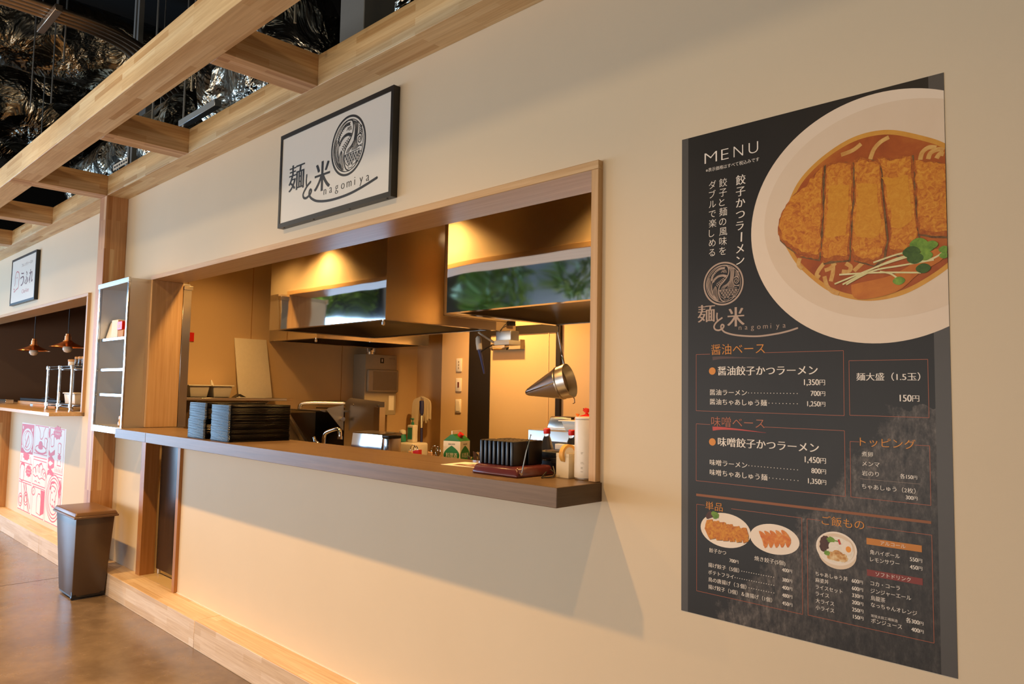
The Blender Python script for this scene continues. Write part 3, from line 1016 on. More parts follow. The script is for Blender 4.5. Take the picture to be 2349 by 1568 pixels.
T('※表示価格はすべて税込みです', 0.081, 1.284, 0.166, 0.013, bold=0.008)
p.column('white', '餃子かつラーメン', 0.177, 1.257, 0.993, 0.031, bold=0.02)
p.column('white', '餃子と麺の風味を', 0.124, 1.257, 1.028, 0.027, bold=0.004)
p.column('white', 'ダブルで楽しめる', 0.091, 1.257, 1.028, 0.026, bold=0.004)
emblem(p, 'crest', 0.136, 0.947, 0.063, 2)
T('麺', 0.055, 0.843, 0.054, 0.056, 'logo', bold=0.022)
T('米', 0.150, 0.826, 0.050, 0.060, 'logo', bold=0.03, off=-0.004)
p.stroke('logo', [(0.117, 0.864), (0.116, 0.852), (0.118, 0.841)], 0.0045, 2)
to_swash(p, 'logo', [(0.132, 0.848), (0.122, 0.842), (0.112, 0.834), (0.107, 0.824), (0.111, 0.816), (0.122, 0.813), (0.134, 0.818), (0.138, 0.825), (0.133, 0.829), (0.129, 0.824), (0.132, 0.815), (0.145, 0.805), (0.180, 0.796), (0.238, 0.791), (0.290, 0.795), (0.325, 0.801), (0.351, 0.808)], 0.0048, 2)
for i, ch in enumerate('nagomiya'):
    T(ch, 0.184 + i * 0.0182 + (0.002 if ch == 'i' else 0) - (0.001 if ch == 'm' else 0), 0.811, None, 0.021, 'logo', bold=0.012, off=-0.014)
T('醤油ベース', 0.098, 0.745, 0.162, 0.033, 'orange', bold=0.004)
p.stroke('bstroke', [(0.102, 0.732), (0.13, 0.734), (0.18, 0.733), (0.255, 0.730)], 0.011, 2, taper=True)
p.frame('line', 0.049, 0.5805, 0.469, 0.745, 0.0012, 1, (0.094, 0.257))
p.disc('orange', 0.101, 0.696, 0.0105, 2)
T('醤油餃子かつラーメン', 0.119, 0.6855, 0.284, 0.028, bold=0.026)
yen('1,350', 0.422, 0.657, 0.0205)
T('醤油ラーメン', 0.093, 0.628, 0.114, 0.0185, bold=0.018); dots(0.212, 0.349, 0.6345, 16); yen('700', 0.422, 0.629, 0.0175)
T('醤油ちゃあしゅう麺', 0.093, 0.601, 0.172, 0.0185, bold=0.018); dots(0.271, 0.349, 0.6075, 9); yen('1,250', 0.422, 0.602, 0.0175)
p.frame('line', 0.4825, 0.582, 0.662, 0.719, 0.0012, 1)
T('麺大盛（1.5玉）', 0.500, 0.6705, 0.145, 0.021, bold=0.02)
yen('150', 0.642, 0.619, 0.0215)
T('味噌ベース', 0.098, 0.540, 0.160, 0.031, 'rust', bold=0.004)
p.stroke('rstroke', [(0.102, 0.531), (0.13, 0.533), (0.18, 0.532), (0.262, 0.527)], 0.012, 2, taper=True)
p.frame('line', 0.049, 0.3785, 0.469, 0.5425, 0.0012, 1, (0.094, 0.257))
p.disc('orange', 0.101, 0.493, 0.0105, 2)
T('味噌餃子かつラーメン', 0.119, 0.4845, 0.285, 0.028, bold=0.026)
yen('1,450', 0.422, 0.456, 0.0205)
T('味噌ラーメン', 0.093, 0.428, 0.114, 0.0185, bold=0.018); dots(0.212, 0.348, 0.4345, 16); yen('800', 0.422, 0.4295, 0.0175)
T('味噌ちゃあしゅう麺', 0.093, 0.4, 0.172, 0.0185, bold=0.018); dots(0.271, 0.349, 0.4065, 9); yen('1,350', 0.422, 0.4025, 0.0175)
p.frame('line', 0.4825, 0.379, 0.662, 0.5165, 0.0012, 1, (0.504, 0.630))
T('トッピング', 0.506, 0.508, 0.126, 0.025, 'orange', bold=0.006)
T('煮卵', 0.510, 0.4825, 0.026, 0.0135, bold=0.012); T('メンマ', 0.511, 0.459, 0.040, 0.0135, bold=0.012); T('岩のり', 0.510, 0.4355, 0.039, 0.0135, bold=0.012)
yen('各150', 0.634, 0.436, 0.0120)
p.stroke('logo', [(0.505, 0.426), (0.640, 0.426)], 0.0005, 2, n=1)
T('ちゃあしゅう（2枚）', 0.509, 0.4035, 0.121, 0.0135, bold=0.012)
yen('300', 0.634, 0.3875, 0.0120)
p.poly('bar', [(0.049, 0.3345), (0.662, 0.3365), (0.662, 0.343), (0.049, 0.3415)], 2)
T('単品', 0.079, 0.3015, 0.054, 0.026, 'orange', bold=0.006)
p.frame('line', 0.0505, 0.0655, 0.358, 0.311, 0.0012, 1, (0.076, 0.159))
p.disc('plate', 0.140, 0.249, 0.0475, 2, 0.0765)
p.disc('plate2', 0.283, 0.2455, 0.0395, 2.3, 0.0685)
for i in range(6):
    a = 0.079 + i * 0.0205
    q = [(a + 0.004, 0.272 - i * 0.0015 - abs(i - 2) * 0.001), (a + 0.022, 0.275 - i * 0.002), (a + 0.031 - i * 0.0004, 0.245), (a + 0.033 - i * 0.001, 0.219 + i * 0.0012 + (0.004 if i in (0, 5) else 0)), (a + 0.014, 0.217 + i * 0.001), (a + 0.002 - (0.005 if i == 0 else 0), 0.245)]
    p.poly('gap_s', [(u + 0.001, v - 0.001) for u, v in q], 3 + i * 0.1)
    p.poly('katsu_s', rough(q, 0.001, 4), 3.05 + i * 0.1)
for u, v, r, k_ in ((0.096, 0.287, 0.0105, 'lr1'), (0.088, 0.281, 0.008, 'lr1'), (0.111, 0.286, 0.0105, 'lf1'), (0.104, 0.291, 0.007, 'lf1')):
    p.poly(k_, rough([(u + r * math.cos(2 * PI * i / 9), v + r * math.sin(2 * PI * i / 9)) for i in range(9)], 0.0018, 2), 5)
for i in range(5):
    a, z = 0.243 + i * 0.0155, 0.243 + i * 0.0028
    q = smooth2([(a - 0.003, z + 0.018), (a + 0.012, z + 0.014), (a + 0.024, z - 0.004), (a + 0.020, z - 0.020), (a + 0.013, z - 0.024), (a + 0.006, z - 0.004)], 3, True)
    p.poly('gyoza', rough(q, 0.0006, 2), 4 + i * 0.1)
T('餃子かつ', 0.091, 0.182, 0.052, 0.0135, bold=0.012); yen('700', 0.180, 0.164, 0.0125)
T('焼き餃子(5個)', 0.227, 0.182, 0.086, 0.0135, bold=0.012); yen('400', 0.331, 0.165, 0.0125)
T('揚げ餃子（5個）', 0.088, 0.1405, 0.094, 0.0135, bold=0.012); dots(0.190, 0.281, 0.1455, 14); yen('380', 0.331, 0.1395, 0.0125)
T('ポテトフライ', 0.088, 0.120, 0.078, 0.0135, bold=0.012); dots(0.170, 0.281, 0.1245, 17); yen('400', 0.331, 0.1195, 0.0125)
T('鳥の唐揚げ（３個）', 0.088, 0.1, 0.115, 0.0135, bold=0.012); dots(0.211, 0.281, 0.1045, 11); yen('480', 0.331, 0.0995, 0.0125)
T('揚げ餃子（3個）＆唐揚げ（1個）', 0.088, 0.0795, 0.188, 0.0135, bold=0.012); yen('450', 0.331, 0.079, 0.0125)
T('ご飯もの', 0.410, 0.3035, 0.103, 0.0255, 'orange', bold=0.006)
p.frame('line', 0.372, 0.067, 0.6625, 0.311, 0.0012, 1, (0.406, 0.520))
p.disc('bowl_o', 0.447, 0.234, 0.038, 2, 0.047)
p.disc('bowl_r', 0.445, 0.2465, 0.0415, 2.4, 0.0505)
p.disc('bowl_i', 0.445, 0.247, 0.0365, 2.8, 0.0455)
p.disc('rice', 0.445, 0.243, 0.0325, 3.2, 0.0425)
for u, v, r, k_, s_ in ((0.418, 0.258, 0.014, 'lr2', 1.2), (0.413, 0.246, 0.010, 'lr2', 1.3), (0.432, 0.266, 0.010, 'lf2', 0.8), (0.422, 0.232, 0.008, 'lf2', 0.8), (0.445, 0.262, 0.008, 'lf2', 0.7), (0.447, 0.229, 0.017, 'meat', 0.8), (0.462, 0.226, 0.012, 'meat', 0.9), (0.432, 0.226, 0.012, 'meat', 0.9), (0.440, 0.250, 0.014, 'rice', 0.85), (0.448, 0.257, 0.009, 'rice', 0.8)):
    p.poly(k_, rough([(u + r * math.cos(2 * PI * i / 10), v + r * s_ * math.sin(2 * PI * i / 10)) for i in range(10)], 0.0016, 2), 3.6 + RND.random() * 0.4)
p.stroke('ginger', [(0.451, 0.270), (0.455, 0.258)], 0.005, 4.4, n=1)
p.disc('egg', 0.473, 0.252, 0.0165, 4.6, 0.0125)
p.disc('yolk', 0.475, 0.249, 0.0075, 4.8, 0.0065)
for s_, v, w, pr_ in (('ちゃあしゅう丼', 0.171, 0.080, '600'), ('麻婆丼', 0.155, 0.033, '600'), ('ライスセット', 0.138, 0.067, '330'), ('ライス', 0.121, 0.034, '200'), ('大ライス', 0.1035, 0.046, '250'), ('小ライス', 0.0865, 0.046, '150')):
    T(s_, 0.392, v, w, 0.0125, bold=0.012)
    yen(pr_, 0.508, v - (0.003 if v < 0.16 else 0.001), 0.0122)
p.poly('amber', [(0.518, 0.2685), (0.641, 0.2685), (0.641, 0.284), (0.518, 0.284)], 2)
T('アルコール', 0.550, 0.2725, 0.056, 0.0105, 'white', k=3, bold=0.004)
p.poly('wine', [(0.518, 0.193), (0.6415, 0.193), (0.6415, 0.2085), (0.518, 0.2085)], 2)
T('ソフトドリンク', 0.538, 0.1965, 0.078, 0.0115, 'white', k=3, bold=0.004)
for s_, v, w in (('角ハイボール', 0.2465, 0.067), ('レモンサワー', 0.229, 0.066), ('コカ・コーラ', 0.172, 0.066), ('ジンジャーエール', 0.154, 0.090), ('烏龍茶', 0.137, 0.033), ('なっちゃんオレンジ', 0.121, 0.102), ('ポンジュース', 0.083, 0.069)):
    T(s_, 0.526, v, w, 0.0125, bold=0.012)
T('常陸太田工場製造', 0.526, 0.0965, 0.060, 0.0075, bold=0.004)
yen('550', 0.641, 0.2445, 0.0122); yen('450', 0.641, 0.2265, 0.0122); yen('各300', 0.641, 0.1015, 0.0122, 0.75); yen('400', 0.641, 0.083, 0.0122, 0.75)
p.done({'crest': ('round_crest', 'p_logo'), 'plate2': ('dumpling_plate_picture', 'p_plate'), 'gap_s': ('small_cut_shade_picture', 'p_gap'), 'katsu_s': ('small_cutlet_picture', 'p_katsu'), 'lr1': ('red_lettuce_picture', 'p_leaf_red'), 'lf1': ('lettuce_picture', 'p_leaf'), 'bowl_o': ('rice_bowl_picture', 'p_bowl_in'), 'bowl_r': ('rice_bowl_rim_picture', 'p_plate'), 'bowl_i': ('rice_bowl_inside_picture', 'p_bowl_in'), 'egg': ('egg_picture', 'p_plate'), 'ginger': ('ginger_picture', 'p_red'), 'lr2': ('dark_greens_picture', 'p_leaf_red'), 'lf2': ('greens_picture', 'p_leaf'), 'strip': ('side_strip', 'p_strip'), 'bowl': ('bowl_picture', 'p_bowl'), 'bowl_in': ('bowl_inside_picture', 'p_bowl_in'), 'soup_edge': ('soup_rim_picture', 'p_soup_edge'), 'soup': ('soup_picture', 'p_soup'), 'noodle': ('noodle_picture', 'p_noodle'), 'gap': ('cut_shade_picture', 'p_gap'), 'katsu_edge': ('cutlet_crust_picture', 'p_katsu_edge'), 'katsu': ('cutlet_picture', 'p_katsu'), 'katsu_core': ('cutlet_middle_picture', 'p_katsu_core'), 'menma': ('bamboo_shoot_picture', 'p_menma'), 'stem': ('sprout_stem_picture', 'p_stem'), 'leaf': ('sprout_leaf_picture', 'p_leaf'), 'leaf_dark': ('dark_leaf_picture', 'p_leaf_dark'), 'white': ('lettering', 'p_white'), 'logo': ('name_lettering', 'p_logo'), 'orange': ('heading_lettering', 'p_orange'), 'bstroke': ('brown_brush_stroke', 'p_brown_stroke'), 'rstroke': ('red_brush_stroke', 'p_red'), 'rust': ('rust_heading', 'p_rust'), 'line': ('box_outline', 'p_line'), 'bar': ('divider_bar', 'p_bar'), 'plate': ('plate_picture', 'p_plate'), 'gyoza': ('dumpling_picture', 'p_gyoza'), 'rice': ('rice_picture', 'p_rice'), 'meat': ('meat_picture', 'p_meat'), 'yolk': ('egg_yolk_picture', 'p_yolk'), 'amber': ('amber_bar', 'p_amber'), 'wine': ('wine_bar', 'p_wine')}, t)

# ================================================================== services above the grid
from mathutils import noise as mnoise
def foil_tube(name, label, pts, r, seg=30, seed=0.0, squash=1.0):
    """duct wrapped in crinkled foil with pinched fixings"""
    P = [Vector(p) for p in smooth2(pts, 14)]
    o = P[0].copy()
    mb = MB(o)
    rings = []
    s = 0.0
    for i, p in enumerate(P):
        t = (P[min(i + 1, len(P) - 1)] - P[max(i - 1, 0)]).normalized()
        s += (p - P[i - 1]).length if i else 0
        ref = Vector((0, 0, 1)) if abs(t.z) < 0.9 else Vector((1, 0, 0))
        a = t.cross(ref).normalized()
        c = a.cross(t)
        ring = []
        for j in range(seg):
            an = 2 * PI * j / seg
            q = Vector((math.cos(an) * 2.1, math.sin(an) * 2.1, s * 4.0 + seed))
            d = mnoise.noise(q) * 0.07 + mnoise.noise(q * 2.7) * 0.035
            pin = max(0.0, math.cos(s * 2 * PI / 0.42) * math.cos(an * 3 + seed)) ** 8
            rr = r * (1 + d - 0.12 * pin)
            ring.append(mb._v(p + (a * math.cos(an) + c * math.sin(an) * squash) * rr))
        rings.append(ring)
    for A, B in zip(rings, rings[1:]):
        mb._skin(A, B)
    mb._cap(rings[0])
    mb._cap(rings[-1])
    return tag(mb.build(name, 'foil', smooth=75), label, 'duct', 'foil wrapped ducts above the grid')
foil_tube('foil_duct', 'large foil wrapped duct running just under the copper coloured conduits', [(-8.33, -3.2, 4.9), (-8.33, -0.8, 4.9), (-8.2, 1.0, 4.88), (-8.0, 2.9, 4.9)], 0.40, seed=1.0)
foil_tube('foil_duct', 'dark quilted foil duct, second below the conduits', [(-10.3, -3.6, 4.85), (-10.25, -1.2, 4.83), (-10.3, 0.9, 4.83), (-10.4, 2.9, 4.83)], 0.52, seed=7.3)
foil_tube('foil_duct', 'lowest foil duct at the upper corner, just above the front rail', [(-12.3, -3.6, 4.85), (-12.3, -1, 4.85), (-12.2, 1.9, 4.84)], 0.43, seed=12.9)
foil_tube('foil_duct', 'bright rumpled foil duct end seen behind the wall rail beside the cantilever bracket', [(-5.72, 0.78, 3.80), (-5.66, 0.78, 3.80), (-5.1, 0.78, 3.80), (-4.68, 0.78, 3.82)], 0.43, seed=3.1, squash=1.25)
foil_tube('foil_duct', 'foil duct behind the square steel post above the shop sign', [(-3.95, 1.0, 3.95), (-3.7, 1.0, 4.02), (-3.2, 1.0, 4.12), (-2.0, 1.0, 4.3)], 0.50, seed=5.7, squash=1.2)
foil_tube('foil_duct', 'dull foil duct above the slotted bracket', [(-9.4, 0.72, 3.7), (-8.4, 0.72, 3.72), (-7.3, 0.72, 3.74), (-6.5, 0.74, 3.76)], 0.34, seed=8.8)
# conduits that run in together and bend away
for i in range(4):
    d = i * 0.062
    x, R_ = -6.12 - d, 0.80 - d
    e = math.radians(52)
    P = [(x, -4.0, 4.2), (x, -0.36, 4.2)] + [(x - R_ + R_ * math.cos(e * k / 10), -0.36 + R_ * math.sin(e * k / 10), 4.2) for k in range(1, 11)]
    P.append((P[-1][0] - 3.0 * math.sin(e), P[-1][1] + 3.0 * math.cos(e), 4.2))
    b = MB((x, -2, 4.2)); b.tube(P, 0.021, 10)
    tag(b.build('conduit', 'dull_pipe'), ('outermost of the four bent metal conduits above the grid', 'second bent metal conduit from the outer side', 'third bent metal conduit from the outer side', 'innermost of the four bent metal conduits')[i], 'conduit', 'metal conduits above the grid')
t = thing('strut_hanger', 'short steel channel carrying the four conduits', 'bracket', (-6.2, -0.55, 4.14))
b = MB((-6.2, -0.55, 4.14)); b.box(-6.48, -5.98, -0.575, -0.525, 4.13, 4.178, 0.003, 1); b.build('channel', 'dull_pipe', t)
b = MB((-6.2, -0.55, 4.14))
for x in (-6.45, -6.01):
    b.cyl((x, -0.55, 4.13), (x, -0.55, 5.6), 0.005, seg=6)
b.build('rod', 'galvanised', t)
for x, y, lab in ((-6.9, -1.6, 'thin hanger rod in front of the brightest foil crease'), (-6.32, -0.42, 'thin hanger rod beside the bend of the conduits'), (-7.6, -0.35, 'thin hanger rod in front of the quilted foil duct'), (-7.35, -0.25, 'thin hanger rod just beside the quilted foil duct'), (-9.2, 0.1, 'thin hanger rod in the dark gap between two foil ducts')):
    rod(x, y, 3.9, 5.6, lab)
rod(-2.864, -0.38, 3.02, 5.6, 'hanger rod by the turnbuckle above the shop sign', 0.007)
rod(-3.95, -0.38, 3.02, 5.6, 'hanger rod above the second cross beam', 0.006)
rod(-4.74, -0.30, 3.02, 5.6, 'hanger rod behind the front rail by the steel post', 0.006)
rod(-5.48, 0.17, 3.38, 5.6, 'hanger rod holding the cantilever bracket', 0.007)
rod(-7.5, 0.72, 3.98, 5.6, 'hanger rod holding the dull duct above the slotted bracket')
t = thing('cantilever_bracket', 'grey steel channel bracket beside the bright foil duct', 'bracket', (-5.48, 0.2, 3.35))
b = MB((-5.48, 0.2, 3.35)); b.box(-5.52, -4.9, 0.15, 0.20, 3.35, 3.40, 0.003, 1); b.build('channel', 'galvanised', t)
b = MB((-5.48, 0.2, 3.35)); b.cyl((-5.48, 0.175, 3.315), (-5.48, 0.175, 3.35), 0.014, seg=6); b.build('nut', 'galvanised', t)
t = thing('slotted_bracket', 'pale slotted steel angle on top of the wall rail near the post', 'bracket', (-6.8, 0.06, 3.2))
b = MB((-6.8, 0.06, 3.2)); b.box(-6.96, -6.60, 0.16, 0.164, 3.31, 3.36); b.build('angle', 'white_board', t)
b = MB((-6.8, 0.06, 3.2))
for i in range(6):
    b.box(-6.93 + i * 0.056, -6.895 + i * 0.056, 0.158, 0.1605, 3.327, 3.343)
b.build('slot', 'dark_trim', t)
for i in range(2):
    b = MB((-6.7 + i * 0.08, 0.2, 3.3)); b.box(-6.66 + i * 0.08, -6.62 + i * 0.08, 0.17, 0.21, 3.02, 5.6)
    tag(b.build('steel_stud', 'steel_grey'), ('grey steel stud behind the slotted angle', 'grey steel stud beside the slotted angle, further along')[i], 'stud')
for x0, x1, y, lab in ((-3.44, -3.21, 0.2, 'square grey steel post above the wall rail, right of the foil duct'), (-6.98, -6.72, 1.4, 'dark steel post in the gap beyond the conduits'), (-8.35, -8.15, 1.6, 'dark steel post beyond the second cross beam'), (-9.6, -9.35, 1.2, 'steel post seen through the gap beyond the wooden post')):
    b = MB(((x0 + x1) / 2, y, 2.8)); b.box(x0, x1, y, y + 0.2, 2.75, 5.6, 0.004, 1)
    tag(b.build('steel_post', 'steel_grey'), lab, 'post', None, 'structure')
t = thing('turnbuckle_brace', 'diagonal steel brace with a turnbuckle above the shop sign', 'brace', (-3.9, 0.28, 3.4))
A, B = Vector((-4.75, 0.12, 4.06)), Vector((-3.70, 0.12, 3.20))
o = (-3.9, 0.28, 3.4)
b = MB(o); b.cyl(A, B, 0.010, seg=8); b.build('tie_rod', 'galvanised', t)
dv = (B - A).normalized()
c0 = A + dv * 0.42
b = MB(o)
for s_ in (-1, 1):
    nrm = Vector((dv.z, 0, -dv.x)) * 0.022 * s_
    b.tube([c0 + nrm * 0.2, c0 + dv * 0.04 + nrm, c0 + dv * 0.26 + nrm, c0 + dv * 0.30 + nrm * 0.2], 0.009, 6)
b.build('turnbuckle', 'galvanised', t)

# ================================================================== things on and around the serving counter
ZC = 1.148
# black stacked trays
def tray_mesh():
    mb = MB()
    hw, hd, rad = 0.1165, 0.176, 0.016
    prof = [(0.0035, 0.0), (0.0, 0.0016), (0.0, 0.0044), (0.001, 0.0058), (0.006, 0.0058), (0.010, 0.0024)]
    rings = []
    for ins, z in prof:
        R = []
        for cx, cy, a0 in ((1, 1, 0), (-1, 1, 90), (-1, -1, 180), (1, -1, 270)):
            for k in range(5):
                a = math.radians(a0 + 22.5 * k)
                rr = max(rad - ins, 0.004)
                R.append(mb._v((cx * (hw - rad) + math.cos(a) * rr + cx * min(0, rad - ins - 0.004) * 0, cy * (hd - rad) + math.sin(a) * rr, z)))
        rings.append(R)
    for A, B in zip(rings, rings[1:]):
        mb._skin(A, B)
    mb._cap(list(reversed(rings[0])))
    mb._cap(rings[-1])
    return mb
tr0 = tray_mesh().build('serving_tray', 'lacquer', smooth=30)
first = True
for si, (cx, n_, g) in enumerate(((-3.851, 32, 'trays of the stack nearer the plastic carton'), (-4.152, 33, 'trays of the stack nearer the steel cabinet'))):
    for i in range(n_):
        o = tr0 if first else tr0.copy()
        if not first:
            COL.objects.link(o)
        first = False
        sh = 0.012 if (si == 1 and i >= 18) else 0.0
        o.location = (cx + RND.uniform(-0.0012, 0.0012) + sh, -0.014 + RND.uniform(-0.0012, 0.0012), ZC + i * 0.00605)
        where = ('nearer the pagers', 'nearer the steel cabinet')[si]
        if i == n_ - 1:
            tag(o, 'topmost black lacquer tray of the stack ' + where, 'tray', g)
        elif i == 0:
            tag(o, 'lowest black lacquer tray, resting on the counter, stack ' + where, 'tray', g)
        else:
            tag(o, 'black lacquer tray inside the tall stack on the counter ' + where, 'tray', g)
# pager charger
o = (-1.81, -0.06, ZC)
t = thing('pager_charger', 'maroon charging base with an aerial under the black pagers', 'charger', o)
b = MB(o); b.hexa([(-1.928, -0.150, ZC), (-1.700, -0.150, ZC), (-1.700, 0.045, ZC), (-1.928, 0.045, ZC), (-1.918, -0.138, ZC + 0.034), (-1.712, -0.138, ZC + 0.034), (-1.712, 0.035, ZC + 0.034), (-1.918, 0.035, ZC + 0.034)], 0.009, 3); b.build('base', 'pager_base', t)
b = MB(o); b.cyl((-1.716, -0.128, ZC + 0.014), (-1.694, -0.136, ZC + 0.014), 0.0045, seg=10); b.tube([(-1.697, -0.133, ZC + 0.012), (-1.690, -0.118, ZC + 0.09), (-1.684, -0.104, ZC + 0.142)], [0.0024, 0.0022, 0.0012], 8); b.lathe([(0.0008, -0.003), (0.0026, -0.001), (0.0026, 0.001), (0.0008, 0.003)], (-1.684, -0.104, ZC + 0.143), seg=8); b.build('aerial', 'chrome', t)
b = MB(o)
b.tube(smooth2([(-1.704, 0.0, ZC + 0.012), (-1.680, -0.045, ZC + 0.004), (-1.655, -0.075, ZC + 0.0035), (-1.640, -0.05, ZC + 0.004), (-1.662, -0.005, ZC + 0.008), (-1.70, 0.03, ZC + 0.03)], 6), 0.0024, 6)
b.tube(smooth2([(-1.704, 0.02, ZC + 0.02), (-1.672, 0.018, ZC + 0.008), (-1.662, 0.04, ZC + 0.004), (-1.664, 0.062, ZC + 0.004)], 6), 0.0022, 6)
b.build('cable', 'cable', t)
def pager():
    mb = MB(); mb.box(-0.0068, 0.0068, -0.036, 0.036, 0.0, 0.084, 0.004, 3)
    return mb.build('pager', 'black_plastic')
pg = pager()
k = 0
for row, y in ((0, -0.083), (1, -0.002)):
    for i in range(8):
        q = pg if k == 0 else pg.copy()
        if k:
            COL.objects.link(q)
        k += 1
        q.location = (-1.909 + i * 0.0213, y, ZC + 0.0335)
        if i == 7:
            lab = ('end pager of the front row, broad black face showing beside the aerial', 'end pager of the rear row, behind the aerial')[row]
        elif i == 0:
            lab = ('first black pager of the front row, nearest the menu leaflet', 'first black pager of the rear row')[row]
        else:
            lab = ('thin black pager in the middle of the front row on the charger', 'thin black pager in the middle of the rear row on the charger')[row]
        tag(q, lab, 'pager', ('front row of pagers', 'rear row of pagers')[row])
# leaflet
t = thing('leaflet', 'printed leaflet lying on the counter behind the pager charger', 'leaflet', (-2.12, 0.05, ZC))
b = MB((-2.12, 0.05, ZC)); b.rbox(-2.12, 0.045, ZC, ZC + 0.0008, 0.105, 0.075, 0.15); b.build('sheet', 'paper_white', t)
b = MB((-2.12, 0.05, ZC))
for u, v, w_, h_ in ((-0.03, -0.035, 0.03, 0.02), (0.03, -0.03, 0.022, 0.025), (0.06, 0.02, 0.025, 0.03), (-0.01, 0.01, 0.02, 0.012)):
    b.rbox(-2.12 + u, 0.045 + v, ZC + 0.0009, ZC + 0.0011, w_, h_, 0.15)
b.build('printed_picture', 'ink_maroon', t)
# cash box with a card on top
o = (-1.74, 0.15, ZC)
t = thing('cash_box', 'black lidded cash box behind the pager charger', 'box', o)
b = MB(o); b.box(-1.80, -1.655, 0.075, 0.185, ZC, ZC + 0.043, 0.004); b.build('body', 'box_black', t)
b = MB(o); b.box(-1.803, -1.652, 0.072, 0.187, ZC + 0.045, ZC + 0.078, 0.008, 3); b.build('lid', 'box_black', t)
b = MB(o); b.box(-1.745, -1.71, 0.068, 0.073, ZC + 0.036, ZC + 0.054, 0.001, 1); b.build('latch', 'dark_trim', t)
b = MB((-1.74, 0.12, ZC + 0.078)); b.rbox(-1.745, 0.155, ZC + 0.0785, ZC + 0.0985, 0.05, 0.010, -0.08, 0.001)
tag(b.build('card_pack', 'paper_white'), 'white card pack lying on the black cash box', 'card')
# tape dispenser
o = (-1.622, 0.012, ZC)
t = thing('tape_dispenser', 'cream square tape dispenser beside the white cylinder', 'tape dispenser', o)
b = MB(o)
b.box(-1.652, -1.596, -0.010, 0.034, ZC, ZC + 0.072, 0.001, 1)
b.box(-1.652, -1.648, -0.010, 0.034, ZC + 0.072, ZC + 0.082); b.box(-1.600, -1.596, -0.010, 0.034, ZC + 0.072, ZC + 0.082); b.box(-1.648, -1.600, -0.010, -0.006, ZC + 0.072, ZC + 0.082); b.box(-1.648, -1.600, 0.030, 0.034, ZC + 0.072, ZC + 0.082)
b.build('body', 'cream_plastic', t)
b = MB(o); b.lathe([(0.024, -0.009), (0.033, -0.009), (0.033, 0.009), (0.024, 0.009), (0.024, -0.009)], (-1.619, 0.012, ZC + 0.079), (1, -0.12, 0), 36, cap=False); b.build('tape_roll', 'tape_yellow', t)
b = MB(o); b.lathe([(0.012, -0.008), (0.0238, -0.0086), (0.0238, 0.0086), (0.012, 0.008)], (-1.619, 0.012, ZC + 0.079), (1, -0.12, 0), 30); b.build('core', 'white_plastic', t)
# white cylinder router
o = (-1.548, 0.022, ZC)
t = thing('router', 'tall white cylindrical router against the hatch lining', 'router', o)
b = MB(o); b.lathe([(0.036, 0.0), (0.0375, 0.002), (0.0375, 0.006)], o, seg=40); b.build('foot', 'satin_steel', t)
b = MB(o); b.lathe([(0.0385, 0.007), (0.039, 0.009), (0.039, 0.196), (0.0385, 0.1975)], o, seg=40); b.build('body', 'white_plastic', t)
b = MB(o); b.lathe([(0.0375, 0.1985), (0.0385, 0.2), (0.0385, 0.204), (0.037, 0.2065), (0.02, 0.2075)], o, seg=40); b.build('top_cap', 'white_plastic', t)
b = MB(o)
for z, w_ in ((0.090, 0.010), (0.086, 0.006), (0.058, 0.012), (0.054, 0.016), (0.042, 0.008), (0.038, 0.008), (0.028, 0.010)):
    for i in range(3):
        a = math.radians(-78 + i * 5 * w_ / 0.012)
        a2 = a + 0.06
        b.face([(o[0] + 0.0392 * math.cos(q), o[1] + 0.0392 * math.sin(q), ZC + z + dz) for q, dz in ((a, 0), (a2, 0), (a2, 0.0016), (a, 0.0016))])
b.build('printed_marks', 'dispenser_dark', t)

# stainless pass-through cabinet left of the hatch
o = (-5.71, 0.04, 1.105)
t = thing('pass_through_cabinet', 'open stainless shelf cabinet built into the wall beside the wooden post', 'cabinet', o)
b = MB(o)
b.box(-6.018, -6.006, -0.152, 0.25, 1.145, 2.15)
b.box(-5.420, -5.406, -0.160, 0.25, 1.145, 2.15)
b.box(-6.018, -5.406, -0.152, 0.25, 1.108, 1.146)
b.build('carcass', 'soft_steel', t)
b = MB(o)
b.box(-6.036, -6.004, -0.168, -0.1535, 1.145, 2.15, 0.002, 1)
b.box(-5.432, -5.404, -0.168, -0.155, 1.145, 2.15, 0.002, 1)
b.box(-6.036, -5.404, -0.168, -0.1535, 1.100, 1.147, 0.002, 1)
b.build('front_frame', 'front_steel', t)
b = MB(o); b.box(-6.042, -5.398, -0.172, -0.1535, 2.145, 2.182, 0.002, 1); b.box(-6.015, -5.406, -0.153, 0.25, 2.15, 2.178); b.build('top_cap', 'satin_steel', t)
b = MB(o); b.box(-6.006, -5.42, 0.225, 0.235, 1.146, 2.15); b.build('back_panel', 'soft_steel', t)
for z in (1.355, 1.535, 1.755):
    b = MB(o); b.box(-6.004 if z > 1.7 else -5.975, -5.434, -0.148, 0.222, z, z + 0.022, 0.002, 1); b.build('shelf', 'front_steel', t)
b = MB(o); b.box(-5.985, -5.967, 0.205, 0.224, 1.15, 2.06); b.build('shelf_rail', 'dull_pipe', t)
b = MB(o); b.box(-5.402, -5.372, 0.192, 0.250, 1.150, 2.150, 0.001, 1); b.box(-5.404, -5.362, 0.192, 0.255, 2.130, 2.160, 0.001, 1); b.build('rear_flange', 'brushed_steel', t)
def carton(name, label, cat, x0, x1, y0, y1, z0, z1, m, grp=None):
    bb = MB(((x0 + x1) / 2, (y0 + y1) / 2, z0)); bb.box(x0, x1, y0, y1, z0, z1, 0.003, 1)
    return tag(bb.build(name, m), label, cat, grp)
ZS = 1.777
t = thing('paper_bag', 'white folded paper bag on the top cabinet shelf', 'bag', (-5.90, -0.03, ZS))
